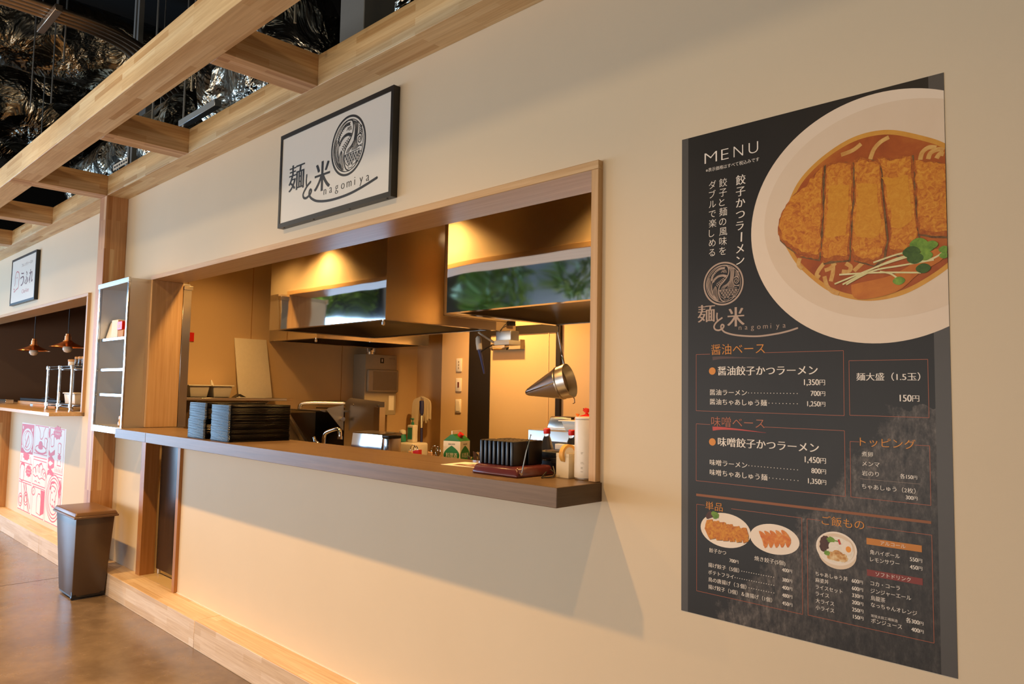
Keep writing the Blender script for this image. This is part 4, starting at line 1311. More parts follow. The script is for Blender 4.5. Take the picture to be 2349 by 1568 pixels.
b = MB((-5.90, -0.03, ZS)); b.hexa([(-5.99, -0.12, ZS), (-5.84, -0.12, ZS), (-5.84, 0.02, ZS), (-5.99, 0.02, ZS), (-5.985, -0.09, ZS + 0.125), (-5.845, -0.085, ZS + 0.128), (-5.845, -0.02, ZS + 0.128), (-5.985, -0.02, ZS + 0.125)], 0.006, 2); b.build('bag', 'paper_white', t)
b = MB((-5.90, -0.03, ZS)); b.box(-5.985, -5.845, -0.083, -0.026, ZS + 0.126, ZS + 0.136); b.build('folded_top', 'paper_white', t)
carton('paper_carton', 'white carton between the paper bag and the red boxes', 'carton', -5.83, -5.70, -0.13, 0.03, ZS, ZS + 0.13, 'paper_white')
carton('kraft_box', 'brown kraft box under the small red box on the cabinet shelf', 'box', -5.69, -5.585, -0.13, -0.02, ZS, ZS + 0.052, 'kraft')
t = thing('red_box', 'red box with a white mark, on top of the brown kraft box', 'box', (-5.65, -0.08, ZS + 0.0525))
b = MB((-5.65, -0.08, ZS + 0.0525)); b.box(-5.695, -5.600, -0.135, -0.04, ZS + 0.0525, ZS + 0.113, 0.002, 1); b.build('carton', 'red_plastic', t)
b = MB((-5.65, -0.08, ZS + 0.0525))
for q in (-5.665, -5.645):
    b.hexa([(q - 0.012, -0.1358, ZS + 0.067), (q, -0.1358, ZS + 0.067), (q, -0.1352, ZS + 0.067), (q - 0.012, -0.1352, ZS + 0.067), (q - 0.002, -0.1358, ZS + 0.092), (q + 0.008, -0.1358, ZS + 0.092), (q + 0.008, -0.1352, ZS + 0.092), (q - 0.002, -0.1352, ZS + 0.092)])
b.build('printed_mark', 'paper_white', t)
carton('orange_box', 'orange and red box beside the brown kraft box', 'box', -5.575, -5.465, -0.125, -0.01, ZS, ZS + 0.056, 'orange_plastic')
carton('orange_box', 'small orange box stacked on the lower orange box', 'box', -5.585, -5.505, -0.12, -0.02, ZS + 0.0565, ZS + 0.115, 'orange_plastic')
plain('amber', '#e8a858', 0.2)
for i, (x, y) in enumerate(((-5.60, -0.09), (-5.50, -0.10))):
    b = MB((x, y, 1.1475))
    b.lathe([(0.026, 0), (0.036, 0.008), (0.038, 0.026), (0.030, 0.042), (0.034, 0.054), (0.031, 0.072), (0.016, 0.083)], (x, y, 1.1475), seg=14)
    tag(b.build('amber_figurine', 'amber'), ('rounded amber ornament on the cabinet floor, nearer the post', 'rounded amber ornament on the cabinet floor, next to the frame')[i], 'ornament', 'amber ornaments in the cabinet')

# pedal-less brown bin
o = (-5.74, -0.26, 0)
t = thing('waste_bin', 'tall brown plastic waste bin with a flat lid by the step', 'bin', o)
b = MB(o); b.hexa([(-5.885, -0.360, 0.022), (-5.580, -0.360, 0.022), (-5.580, -0.160, 0.022), (-5.885, -0.160, 0.022), (-5.972, -0.378, 0.548), (-5.515, -0.378, 0.548), (-5.515, -0.140, 0.548), (-5.972, -0.140, 0.548)], 0.006, 2); b.build('body', 'bin_plastic', t)
b = MB(o); b.box(-5.995, -5.492, -0.396, -0.122, 0.545, 0.560, 0.003, 1); b.hexa([(-5.992, -0.393, 0.560), (-5.495, -0.393, 0.560), (-5.495, -0.125, 0.560), (-5.992, -0.125, 0.560), (-5.978, -0.380, 0.584), (-5.508, -0.380, 0.584), (-5.508, -0.138, 0.584), (-5.978, -0.138, 0.584)], 0.006, 3); b.build('lid', 'bin_lid', t)
b = MB(o); b.box(-5.88, -5.578, -0.356, -0.163, 0.010, 0.024, 0.002, 1)
for y0, y1 in ((-0.362, -0.335), (-0.19, -0.162)):
    b.box(-5.60, -5.5785, y0, y1, 0.010, 0.055, 0.002, 1)
b.build('base', 'black_plastic', t)
for y in (-0.352, -0.172):
    b = MB(o); b.cyl((-5.60, y, 0.013), (-5.588, y, 0.013), 0.013, seg=16); b.build('wheel', 'black_plastic', t)

# ================================================================== kitchen behind the hatch
metalmat('hood_dark', (0.06, 0.055, 0.05), 0.3)
n = NT('lamp_lens'); n.color('#fff2d8'); n.b.inputs['Emission Color'].default_value = (1.0, 0.72, 0.38, 1); n.b.inputs['Emission Strength'].default_value = 40.0; M['lamp_lens'] = n.m
ZH = 1.843
def hood(label, x0, x1, y0, y1, z1, side_y, xr=None, zt=2.596, fascia=None):
    cx, cy = (x0 + x1) / 2, (y0 + y1) / 2
    o = (cx, cy, z1)
    t = thing('range_hood', label, 'hood', o)
    e = 0.004
    zf = zt if fascia is None else z1 + fascia
    b = MB(o); b.box(x0, x1, y0, y0 + e, z1, zf); b.build('front_panel', 'mirror_steel', t)
    b = MB(o); b.box(x1 - e, x1, y0 + e, side_y, z1, zf); b.build('side_panel', 'side_steel', t)
    b = MB(o); b.box(x0, x0 + e, y0 + e, side_y, z1, zf); b.build('side_panel', 'side_steel', t)
    # folded drip channel round the open underside
    b = MB(o)
    for a in ((x0 + e, x1 - e, y0 + e, y0 + 0.045), (x0 + e, x1 - e, y1 - 0.045, y1), (x0 + e, x0 + 0.045, y0 + 0.045, y1 - 0.045), (x1 - 0.045, x1 - e, y0 + 0.045, y1 - 0.045)):
        b.box(a[0], a[1], a[2], a[3], z1, z1 + 0.004)
    b.box(x0 + e, x1 - e, y1 - 0.004, y1, z1 + 0.004, z1 + 0.06)
    b.box(x1 - e, x1, side_y, y1, z1, z1 + 0.06)
    b.box(x0, x0 + e, side_y, y1, z1, z1 + 0.06)
    b.build('drip_channel', 'side_steel', t)
    b = MB(o)
    b.hexa([(x0 + 0.045, y0 + 0.045, z1 + 0.005), (x1 - 0.045, y0 + 0.045, z1 + 0.005), (x1 - 0.045, y1 - 0.045, z1 + 0.005), (x0 + 0.045, y1 - 0.045, z1 + 0.005),
            (x0 + 0.12, y0 + 0.2, z1 + 0.058), (x1 - 0.12, y0 + 0.2, z1 + 0.058), (x1 - 0.12, y1 - 0.2, z1 + 0.058), (x0 + 0.12, y1 - 0.2, z1 + 0.058)])
    bmesh.ops.delete(b.bm, geom=[f for f in b.bm.faces if f.calc_center_median().z < 0.008], context='FACES_ONLY')
    b.build('filter_cavity', 'hood_dark', t)
    b = MB(o)
    b.lathe([(0.006, -0.03), (0.010, -0.026), (0.010, -0.010), (0.006, -0.008), (0.006, 0.002)], (x1 - 0.06, y0 + 0.03, z1), seg=12); b.build('drain_plug', 'chrome', t)
    return t
h1 = hood('mirror finish steel hood in the middle of the hatch, beige casing behind its side', -4.87, -3.492, 0.60, 1.50, ZH, 1.037)
h2 = hood('mirror finish steel hood at the hatch lining end, with a conical strainer hung from it', -2.934, -1.30, 0.585, 1.47, ZH, 1.47)
h3 = hood('smaller steel hood against the kitchen side wall, half hidden behind the middle hood', -5.996, -5.22, 1.19, 2.34, ZH, 2.34)
b = MB(tuple(h1.location))
b.box(-4.86, -3.494, 1.04, 1.69, 1.908, 2.596, 0.002, 1)
b.box(-3.52, -3.494, 1.04, 1.69, ZH + 0.002, 1.905, 0.001, 1)
b.build('duct_casing', 'kitchen_wall', h1)['label'] = 'beige boxed casing'
t = thing('ceiling_socket', 'dark plug and lead on the lower edge of the beige casing', 'socket', (-3.49, 1.64, 1.89))
b = MB((-3.49, 1.64, 1.89)); b.box(-3.494, -3.468, 1.60, 1.66, 1.885, 1.915, 0.004); b.build('plug', 'black_plastic', t)
b = MB((-3.49, 1.64, 1.89)); b.tube(smooth2([(-3.472, 1.60, 1.90), (-3.470, 1.56, 1.885), (-3.472, 1.53, 1.85), (-3.475, 1.52, 1.83)], 5), 0.003, 6); b.build('lead', 'cable', t)
# grey motor box, hand lamp and strainer under the hoods
o = (-3.45, 1.56, 1.72)
t = thing('hose_reel', 'grey steel bracket box hanging under the end of the beige casing', 'bracket', o)
b = MB(o); b.box(-3.515, -3.375, 1.52, 1.60, 1.775, 1.840, 0.004); b.build('mounting_box', 'galvanised', t)
b = MB(o); b.box(-3.50, -3.36, 1.49, 1.60, 1.745, 1.775, 0.004); b.build('base_plate', 'white_board', t)
b = MB(o); b.cyl((-3.56, 1.53, 1.735), (-3.42, 1.53, 1.735), 0.022, seg=16); b.build('drum', 'clear_plastic', t)
b = MB(o); b.tube([(-3.63, 1.47, 1.836), (-3.60, 1.48, 1.815), (-3.53, 1.52, 1.765)], 0.008, 8); b.build('arm', 'galvanised', t)
o = (-3.63, 1.46, 1.58)
t = thing('hanging_brush', 'white headed brush with a dark blue handle, hooked under the hoods', 'brush', o)
b = MB(o); b.lathe([(0.012, 0), (0.019, 0.006), (0.021, 0.05), (0.019, 0.084), (0.010, 0.096), (0.002, 0.098)], (-3.597, 1.45, 1.712), (-0.16, 0, 1), 14); b.build('head', 'white_plastic', t)
b = MB(o); b.tube([(-3.598, 1.45, 1.716), (-3.575, 1.45, 1.65), (-3.545, 1.45, 1.555)], [0.014, 0.010, 0.006], 10); b.build('handle', 'blue_plastic', t)
b = MB(o); b.tube(smooth2([(-3.58, 1.45, 1.70), (-3.55, 1.46, 1.72), (-3.53, 1.50, 1.745)], 4), 0.004, 6); b.build('cord', 'cable', t)
o = (-2.93, 1.46, 1.6)
t = thing('conical_strainer', 'conical steel strainer hanging by its long handle under the hood', 'strainer', o)
HK = Vector((-2.915, 1.462, 1.832))
b = MB(o); b.tube([HK + Vector((0.0, -0.02, 0.012)), HK + Vector((0, 0.005, 0.008)), HK + Vector((0, 0.004, -0.03)), HK + Vector((0, -0.012, -0.034))], 0.003, 6); b.build('hook', 'cable', t)
ax = Vector((-0.90, -0.30, -0.26)).normalized()
rc = Vector((-2.86, 1.45, 1.50))
up = (Vector((0, 0, 1)) - ax * ax.z).normalized()
b = MB(o)
b.lathe([(0.102, -0.045), (0.105, -0.043), (0.104, -0.035), (0.100, 0.0), (0.098, 0.012), (0.101, 0.016), (0.101, 0.024), (0.096, 0.028), (0.022, 0.238), (0.012, 0.252), (0.002, 0.257)], rc, ax, 40, cap=False); b.build('cone', 'satin_steel', t)
b = MB(o)
hp = rc + up * 0.101 - ax * 0.03
b.tube([HK + Vector((0, -0.004, -0.03)), HK * 0.45 + hp * 0.55 + Vector((-0.004, 0, 0)), hp, hp - up * 0.02 + ax * 0.02], [0.006, 0.0085, 0.0085, 0.006], 8); b.build('handle', 'chrome', t)
b = MB(o)
q = rc - up * 0.102 - ax * 0.04
b.tube([q, q - up * 0.012 - ax * 0.004, q - up * 0.034, q - up * 0.036 + ax * 0.012], 0.003, 6); b.build('rest_hook', 'dull_pipe', t)
for ph in (0.5, 2.6, 4.7):
    sd = ax.cross(up)
    rd = up * math.cos(ph) + sd * math.sin(ph)
    b = MB(o); b.tube([rc + ax * 0.02 + rd * 0.102, rc + ax * 0.13 + rd * 0.064, rc + ax * 0.246 + rd * 0.019], 0.0035, 6); b.build('rib', 'chrome', t)

t = thing('ceiling_downlight', 'round lit downlight in the kitchen ceiling, mirrored in the hood side', 'lamp', (-2.7, 1.61, 2.59))
b = MB((-2.7, 1.61, 2.59)); b.lathe([(0.052, 0.0), (0.068, 0.0), (0.068, 0.009), (0.052, 0.009), (0.052, 0.0)], (-2.7, 1.61, 2.5905), seg=28, cap=False); b.build('rim', 'white_plastic', t)
b = MB((-2.7, 1.61, 2.59)); b.lathe([(0.001, 0.004), (0.0515, 0.004), (0.0515, 0.009)], (-2.7, 1.61, 2.5905), seg=28); b.build('lens', 'lamp_lens', t)
# steel work table under the hatch
o = (-3.0, 0.6, 0)
t = thing('work_table', 'steel work table running behind the serving counter', 'table', o)
b = MB(o); b.box(-4.72, -1.0, 0.20, 0.98, 0.925, 0.96, 0.003, 1); b.build('table_top', 'brushed_steel', t)
for x in (-4.66, -2.9, -1.06):
    for y in (0.25, 0.92):
        b = MB(o); b.cyl((x, y, 0), (x, y, 0.925), 0.02, seg=12); b.build('leg', 'satin_steel', t)
ZT = 0.9605
o = (-3.93, 0.86, ZT)
t = thing('napkin_dispenser', 'bright steel box behind the counter reflecting the daylight', 'box', o)
b = MB(o); b.hexa([(-4.098, 0.785, ZT), (-3.768, 0.785, ZT), (-3.768, 0.95, ZT), (-4.098, 0.95, ZT), (-4.098, 0.808, 1.157), (-3.768, 0.808, 1.157), (-3.768, 0.95, 1.157), (-4.098, 0.95, 1.157)], 0.002, 1); b.build('body', 'chrome', t)
b = MB(o); b.hexa([(-4.103, 0.800, 1.157), (-3.763, 0.800, 1.157), (-3.763, 0.956, 1.157), (-4.103, 0.956, 1.157), (-4.097, 0.806, 1.163), (-3.769, 0.806, 1.163), (-3.769, 0.950, 1.168), (-4.097, 0.950, 1.168)]); b.build('lid', 'side_steel', t)
o = (-3.715, 0.84, ZT)
t = thing('steel_canister', 'narrow steel canister with a black lid next to the bright steel box', 'canister', o)
b = MB(o); b.box(-3.748, -3.682, 0.79, 0.88, ZT, 1.140, 0.004, 2); b.build('body', 'side_steel', t)
b = MB(o); b.box(-3.751, -3.679, 0.787, 0.883, 1.1405, 1.158, 0.004, 2); b.build('lid', 'box_black', t)
o = (-3.86, 0.46, ZT)
t = thing('faucet', 'chrome swan neck tap behind the counter beside the trays', 'tap', o)
b = MB(o); b.tube(smooth2([(-3.862, 0.45, ZT), (-3.862, 0.45, 1.11), (-3.858, 0.45, 1.155), (-3.835, 0.45, 1.178), (-3.77, 0.45, 1.196), (-3.72, 0.45, 1.205), (-3.699, 0.45, 1.198), (-3.691, 0.45, 1.175), (-3.690, 0.45, 1.160)], 5), 0.011, 12); b.cyl((-3.690, 0.45, 1.163), (-3.690, 0.45, 1.148), 0.0135, seg=14); b.build('spout', 'chrome', t)
b = MB(o); b.tube(smooth2([(-3.92, 0.46, ZT + 0.02), (-3.93, 0.46, 1.09), (-3.955, 0.45, 1.12), (-3.972, 0.45, 1.143)], 4), [0.012] * 9 + [0.008] * 4, 10); b.build('lever', 'chrome', t)
# milk-style carton of cooking sake
n = NT('carton_print'); co = n.coord()
n.color(n.mix(n.noise(co, 30), '#efe4cf', '#f3ead8')); n.set(0.45); M['carton'] = n.m
o = (-2.69, 0.46, ZT)
an = 0.31
t = thing('cooking_wine_carton', 'green and white gable top carton with a red cap behind the counter', 'carton', o, None, an)
hw, zt = 0.047, 1.197 - ZT
b = MB(); b.box(-hw, hw, -hw, hw, 0, zt, 0.0015, 1); b.build('body', 'carton', t)
b = MB(); b.prism([(-hw, zt), (hw, zt), (0.004, zt + 0.032), (-0.004, zt + 0.032)], lambda u, v, d: (u, d, v), -hw, hw); b.build('gable', 'green_print', t)
b = MB(); b.box(-0.0025, 0.0025, -hw, hw, zt + 0.03, zt + 0.048); b.build('top_fin', 'carton', t)
b = MB(); b.cyl((0.014, -0.005, zt + 0.014), (0.030, -0.005, zt + 0.034), 0.0135, seg=16); b.build('cap', 'red_plastic', t)
b = MB()
for f in (lambda u, v: (u, -hw - 0.0004, v), lambda u, v: (hw + 0.0004, u, v)):
    b.face([f(s_ * 0.044 * (1 - q * q), zt - 0.068 + 0.046 * q) for s_, q in [(1, -1 + i / 6) for i in range(12)] + [(-1, 1 - i / 6) for i in range(12)]])
b.build('label_print', 'green_print', t)
b = MB()
for fx, fy in (((1, 0), (0, -hw - 0.0007)), ((0, 1), (hw + 0.0007, 0))):
    for s_, w_, h_, z_ in (('料理酒', 0.062, 0.026, zt - 0.078), ('国産米使用', 0.036, 0.008, zt - 0.018)):
        V, F = glyph(s_, 0.0)
        a0, a1 = min(q[0] for q in V), max(q[0] for q in V)
        vs = [b._v((fy[0] + fx[0] * ((x - a0) / (a1 - a0) - 0.5) * w_, fy[1] + fx[1] * ((x - a0) / (a1 - a0) - 0.5) * w_, z_ + y * h_)) for x, y in V]
        for f in F:
            b.bm.faces.new([vs[i] for i in f]).material_index = 0 if w_ > 0.05 else 1
me_o = b.build('lettering', ['carton', 'ink'], t)
# small things along the rear edge of the counter, on the work table
o = (-2.40, 0.33, ZT)
t = thing('plastic_wrap_roll', 'crumpled clear plastic wrap behind the leaflet', 'plastic wrap', o)
b = MB(o)
RW = random.Random(3)
for k_ in range(3):
    c = Vector((-2.42 + k_ * 0.035, 0.33, 1.10))
    ring = [c + Vector((0.038 * math.cos(2 * PI * i / 9) * RW.uniform(0.6, 1.2), 0.03 * math.sin(2 * PI * i / 9), RW.uniform(0.03, 0.075))) for i in range(9)]
    ring2 = [c + Vector((0.028 * math.cos(2 * PI * i / 9), 0.025 * math.sin(2 * PI * i / 9), ZT - 1.10)) for i in range(9)]
    for i in range(9):
        b.face([ring2[i], ring2[(i + 1) % 9], ring[(i + 1) % 9], ring[i]])
b.build('wrap', 'clear_plastic', t)
t = thing('key_ring', 'metal loops with a brown tag beside the orange red clip', 'key ring', (-2.90, 0.36, ZT))
b = MB((-2.90, 0.36, ZT)); b.tube([(-2.90 + 0.02 * math.cos(a), 0.36, 1.145 + 0.022 * math.sin(a)) for a in [2 * PI * i / 16 for i in range(16)]], 0.002, 6, True); b.tube([(-2.893 + 0.018 * math.cos(a), 0.37, 1.142 + 0.02 * math.sin(a)) for a in [2 * PI * i / 16 for i in range(16)]], 0.002, 6, True); b.build('ring', 'chrome', t)
b = MB((-2.90, 0.36, ZT)); b.box(-2.925, -2.895, 0.35, 0.356, ZT, 1.136, 0.002, 1); b.build('tag', 'kraft', t)
b = MB((-2.85, 0.35, ZT)); b.hexa([(-2.88, 0.34, ZT), (-2.83, 0.34, ZT), (-2.83, 0.36, ZT), (-2.88, 0.36, ZT), (-2.875, 0.34, 1.140), (-2.832, 0.34, 1.148), (-2.832, 0.36, 1.148), (-2.875, 0.36, 1.140)])
tag(b.build('order_clip', 'red_plastic'), 'orange red clip showing over the rear counter edge', 'clip')
t = thing('key_ring', 'metal loops with a brown tag beside the green and white carton', 'key ring', (-2.74, 0.36, ZT))
b = MB((-2.74, 0.36, ZT)); b.tube([(-2.735 + 0.024 * math.cos(a), 0.36, 1.150 + 0.022 * math.sin(a)) for a in [2 * PI * i / 16 for i in range(16)]], 0.002, 6, True); b.tube([(-2.722 + 0.018 * math.cos(a), 0.37, 1.145 + 0.024 * math.sin(a)) for a in [2 * PI * i / 16 for i in range(16)]], 0.002, 6, True); b.build('ring', 'chrome', t)
b = MB((-2.74, 0.36, ZT)); b.box(-2.775, -2.742, 0.35, 0.356, ZT, 1.142, 0.002, 1); b.build('tag', 'kraft', t)

# steel warmer and the things on it, seen beside the hatch lining
o = (-2.0, 0.72, ZT)
t = thing('steel_warmer', 'small steel oven with a dark window behind the red capped bottles', 'oven', o)
b = MB(o); b.box(-2.37, -1.82, 0.62, 0.94, ZT, 1.262, 0.004); b.build('body', 'satin_steel', t)
b = MB(o); b.box(-2.30, -1.86, 0.612, 0.622, ZT + 0.04, 1.215, 0.003, 1); b.build('window', 'box_black', t)
b = MB(o); b.box(-2.355, -2.31, 0.612, 0.621, ZT + 0.06, 1.20, 0.002, 1); b.build('control_strip', 'dark_trim', t)
def bottle(label, x, y, rr=0.036):
    oo = (x, y, ZT)
    t = thing('plastic_bottle', label, 'bottle', oo, 'red capped bottles')
    b = MB(oo); b.lathe([(rr - 0.004, 0), (rr, 0.006), (rr, 0.20), (rr - 0.004, 0.225), (rr * 0.5, 0.272), (0.013, 0.285), (0.013, 0.297)], oo, seg=24); b.build('body', 'clear_plastic', t)
    b = MB(oo); b.lathe([(0.0145, 0.296), (0.0152, 0.298), (0.0152, 0.316), (0.012, 0.319)], oo, seg=18); b.build('cap', 'red_plastic', t)
bottle('clear bottle with a red cap behind the pagers', -2.145, 0.50)
bottle('clear bottle with a red cap behind the tape dispenser', -2.005, 0.50)
t = thing('gastro_pan', 'upturned steel pan on the small oven', 'pan', (-2.28, 0.80, 1.2625))
b = MB((-2.28, 0.80, 1.2625)); b.hexa([(-2.364, 0.74, 1.2625), (-2.205, 0.74, 1.2625), (-2.205, 0.90, 1.2625), (-2.364, 0.90, 1.2625), (-2.350, 0.752, 1.322), (-2.219, 0.752, 1.322), (-2.219, 0.888, 1.322), (-2.350, 0.888, 1.322)], 0.008, 3); b.build('pan', 'brushed_steel', t)
b = MB((-2.28, 0.80, 1.2625)); b.box(-2.368, -2.199, 0.734, 0.906, 1.2626, 1.2655); b.build('rim', 'satin_steel', t)
t = thing('food_tray', 'white plastic food tub on the small oven, holding red and orange packets', 'tub', (-2.13, 0.70, 1.2625))
b = MB((-2.13, 0.70, 1.2625)); b.hexa([(-2.165, 0.65, 1.2625), (-1.94, 0.65, 1.2625), (-1.94, 0.78, 1.2625), (-2.165, 0.78, 1.2625), (-2.18, 0.635, 1.306), (-1.92, 0.635, 1.306), (-1.92, 0.795, 1.306), (-2.18, 0.795, 1.306)], 0.004, 2); b.build('tub', 'white_plastic', t)
b = MB((-2.13, 0.70, 1.2625)); b.box(-2.190, -1.905, 0.625, 0.815, 1.3065, 1.311, 0.001, 1); b.build('rim', 'white_plastic', t)
def packet(name, label, x, y, z, s, m, seed):
    rw = random.Random(seed)
    oo = (x, y, z)
    b = MB(oo)
    prof = [(0.4, 0), (1.0, 0.18), (0.85, 0.5), (0.3, 0.72), (0.18, 0.8), (0.5, 1.15), (0.6, 1.3)]
    rings = []
    for r_, h_ in prof:
        rings.append([b._v((x + s * 0.8 * r_ * math.cos(2 * PI * i / 12) * rw.uniform(0.75, 1.2), y + s * 0.6 * r_ * math.sin(2 * PI * i / 12) * rw.uniform(0.75, 1.2), z + s * h_ * rw.uniform(0.93, 1.07) + 0.0)) for i in range(12)])
    for i, v in enumerate(rings[0]):
        v.co.z = 0.0
    for A, B in zip(rings, rings[1:]):
        b._skin(A, B)
    b._cap(rings[0])
    tag(b.build(name, m, smooth=20), label, 'packet')
packet('wrapped_packet', 'red twisted packet in the white tub, nearer the steel pan', -2.085, 0.70, 1.3115, 0.042, 'red_plastic', 1)
packet('wrapped_packet', 'red twisted packet in the white tub, nearer the hatch lining', -2.02, 0.72, 1.3115, 0.038, 'red_plastic', 5)
packet('wrapped_packet', 'low orange packet in the white tub', -2.145, 0.71, 1.3115, 0.022, 'orange_plastic', 2)
packet('wrapped_packet', 'yellow crumpled bag beside the white cylinder, in front of the oven', -1.80, 0.50, ZT, 0.10, 'tape_yellow', 4)

# back wall: switch plates, dispenser, sink corner
for z, k_, lab in ((1.679, 0, 'topmost white switch plate on the kitchen back wall'), (1.497, 1, 'middle switch plate with a dark lamp, kitchen back wall'), (1.304, 2, 'lowest white switch plate, one wide rocker, kitchen back wall')):
    t = thing('switch_plate', lab, 'switch', (-5.084, 2.6, z - 0.06), 'switch plates on the kitchen back wall')
    oo = (-5.084, 2.6, z - 0.06)
    b = MB(oo); b.box(-5.121, -5.047, 2.590, 2.5998, z - 0.061, z + 0.061, 0.003, 2); b.build('plate', 'white_plastic', t)
    b = MB(oo)
    if k_ == 0:
        for q in (-0.028, 0.0, 0.028):
            b.box(-5.090, -5.078, 2.588, 2.5905, z + q - 0.008, z + q + 0.008)
    elif k_ == 1:
        b.box(-5.094, -5.074, 2.588, 2.5905, z - 0.025, z + 0.025)
    else:
        b.box(-5.108, -5.060, 2.587, 2.5905, z - 0.047, z + 0.047, 0.001, 1)
    b.build('rocker', ('dispenser_dark', 'ink_maroon', 'white_plastic')[k_], t)
o = (-5.9, 2.24, 1.2)
t = thing('paper_towel_dispenser', 'tall grey wall box with a padded front panel below the small hood', 'dispenser', o)
b = MB(o); b.box(-5.998, -5.80, 2.06, 2.425, 1.20, 1.772, 0.006, 2); b.build('housing', 'dispenser', t)
b = MB(o); b.box(-5.802, -5.770, 2.075, 2.435, 1.415, 1.632, 0.018, 3); b.build('front_panel', 'dispenser', t)
b = MB(o); b.box(-5.772, -5.7685, 2.13, 2.405, 1.435, 1.612, 0.0015, 1); b.build('inset_panel', 'dispenser_dark', t)
b = MB(o); b.box(-5.80, -5.7985, 2.228, 2.270, 1.692, 1.742); b.build('badge', 'box_black', t)
b = MB(o); b.box(-5.7985, -5.798, 2.243, 2.255, 1.705, 1.732); b.build('badge_mark', 'white_plastic', t)
b = MB(o); b.box(-5.80, -5.7985, 2.34, 2.40, 1.245, 1.385); b.build('notice', 'paper_white', t)
b = MB(o); b.box(-5.80, -5.7975, 2.33, 2.40, 1.732, 1.744, 0.001, 1); b.build('maker_plate', 'dispenser_dark', t)
b = MB(o); b.lathe([(0.035, 0), (0.035, 0.022), (0.045, 0.024), (0.045, 0.06)], (-5.88, 2.17, 1.772), seg=20); b.build('flue', 'chrome', t)
o = (-5.72, 2.66, 0.8)
t = thing('mop', 'white cotton mop standing head up in the dark corner', 'mop', o)
hd = Vector((-5.742, 2.70, 1.335)); ft = Vector((-5.47, 2.50, 0.0))
dv = (ft - hd).normalized()
b = MB(o); b.tube([hd + dv * 0.05, ft], 0.0125, 10); b.build('handle', 'blue_plastic', t)
b = MB(o); b.tube([hd + dv * 0.15, hd + dv * 0.27], 0.017, 10); b.build('grip', 'satin_steel', t)
b = MB(o); b.tube([hd + dv * 0.0, hd + dv * 0.13], [0.024, 0.018], 10); b.build('clamp', 'blue_plastic', t)
b = MB(o)
RM = random.Random(9)
for i in range(34):
    f = (i + 0.5) / 34
    sd = Vector((-0.72, -0.45, 0)).normalized()
    x = (f - 0.5) * 2
    top = hd + sd * (-x * 0.045) + Vector((0, 0, 0.045 - 0.02 * abs(x)))
    ln = 0.30 if x < 0.1 else 0.22
    if abs(x) < 0.25:
        continue
    p1 = hd + sd * (-x * 0.092) + Vector((0, 0, -0.02))
    p2 = hd + sd * (-x * 0.100 + RM.uniform(-0.01, 0.01)) + Vector((RM.uniform(-0.01, 0.01), 0, -ln * RM.uniform(0.75, 1.0)))
    b.tube(smooth2([hd + sd * 0.0 + Vector((0, 0, 0.03)), top, p1, p2], 4), 0.009, 5)
b.build('strands', 'mop_head', t)
o = (-5.66, 2.50, 0)
t = thing('hand_basin', 'white hand basin in the corner beneath the soap bottles', 'basin', o)
b = MB(o); b.box(-5.99, -5.50, 2.40, 2.60, 0.80, 0.945, 0.02, 3); b.build('basin', 'white_plastic', t)
b = MB(o); b.cyl((-5.75, 2.52, 0), (-5.75, 2.52, 0.80), 0.05, seg=16); b.build('pedestal', 'white_plastic', t)
o = (-5.62, 2.50, 0.9455)
t = thing('soap_bottle', 'white pump bottle with a teal label beside the mop', 'bottle', o)
b = MB(o); b.box(-5.675, -5.575, 2.47, 2.53, 0.9455, 1.11, 0.014, 3); b.build('body', 'white_plastic', t)
b = MB(o); b.box(-5.658, -5.592, 2.4685, 2.4695, 0.975, 1.085); b.build('label_print', 'teal_print', t)
b = MB(o); b.cyl((-5.625, 2.50, 1.11), (-5.625, 2.50, 1.135), 0.014, seg=12); b.cyl((-5.625, 2.50, 1.135), (-5.625, 2.50, 1.16), 0.005, seg=8); b.box(-5.66, -5.612, 2.49, 2.51, 1.16, 1.172, 0.003, 1); b.build('pump', 'teal_print', t)
o = (-5.72, 2.44, 0.9455)
t = thing('soap_bottle', 'squat pale green bottle on the basin, nearer the steel machine', 'bottle', o)
b = MB(o); b.lathe([(0.03, 0), (0.038, 0.01), (0.036, 0.05), (0.026, 0.075)], (-5.70, 2.44, 0.9455), seg=18); b.build('body', 'teal_print', t)
b = MB(o); b.lathe([(0.033, 0.075), (0.035, 0.085), (0.03, 0.108), (0.012, 0.118)], (-5.70, 2.44, 0.9455), seg=18); b.build('cap', 'white_plastic', t)

# steel dish machine under the small hood
o = (-5.5, 1.6, 0)
t = thing('dish_machine', 'steel kitchen machine with a raised side plate below the small hood', 'machine', o)
b = MB(o); b.box(-5.98, -5.0, 1.32, 1.96, 0.0, 0.93, 0.004, 1); b.build('cabinet', 'satin_steel', t)
b = MB(o)
b.box(-5.98, -5.32, 1.66, 1.90, 0.93, 1.27, 0.004, 1)
b.build('chamber', 'hood_dark', t)
b = MB(o)
b.prism([(1.30, 1.262), (1.66, 1.262), (1.66, 1.245), (1.34, 1.248)], lambda u, v, d: (d, u, v), -5.98, -5.32)
b.prism([(1.30, 1.258), (1.335, 1.248), (1.57, 0.94), (1.54, 0.94)], lambda u, v, d: (d, u, v), -5.98, -5.90)
b.build('sloping_flap', 'brushed_steel', t)
b = MB(o); b.tube(smooth2([(-5.74, 1.36, 1.262), (-5.74, 1.37, 1.30), (-5.70, 1.41, 1.315), (-5.5, 1.60, 1.318), (-5.44, 1.64, 1.31), (-5.43, 1.65, 1.27)], 5), 0.018, 10); b.build('flap_handle', 'brushed_steel', t)
b = MB(o); b.prism([(1.348, 1.269), (1.372, 1.283), (1.512, 1.308), (1.516, 1.095)], lambda u, v, d: (d, u, v), -5.304, -5.296); b.build('wing_plate', 'satin_steel', t)
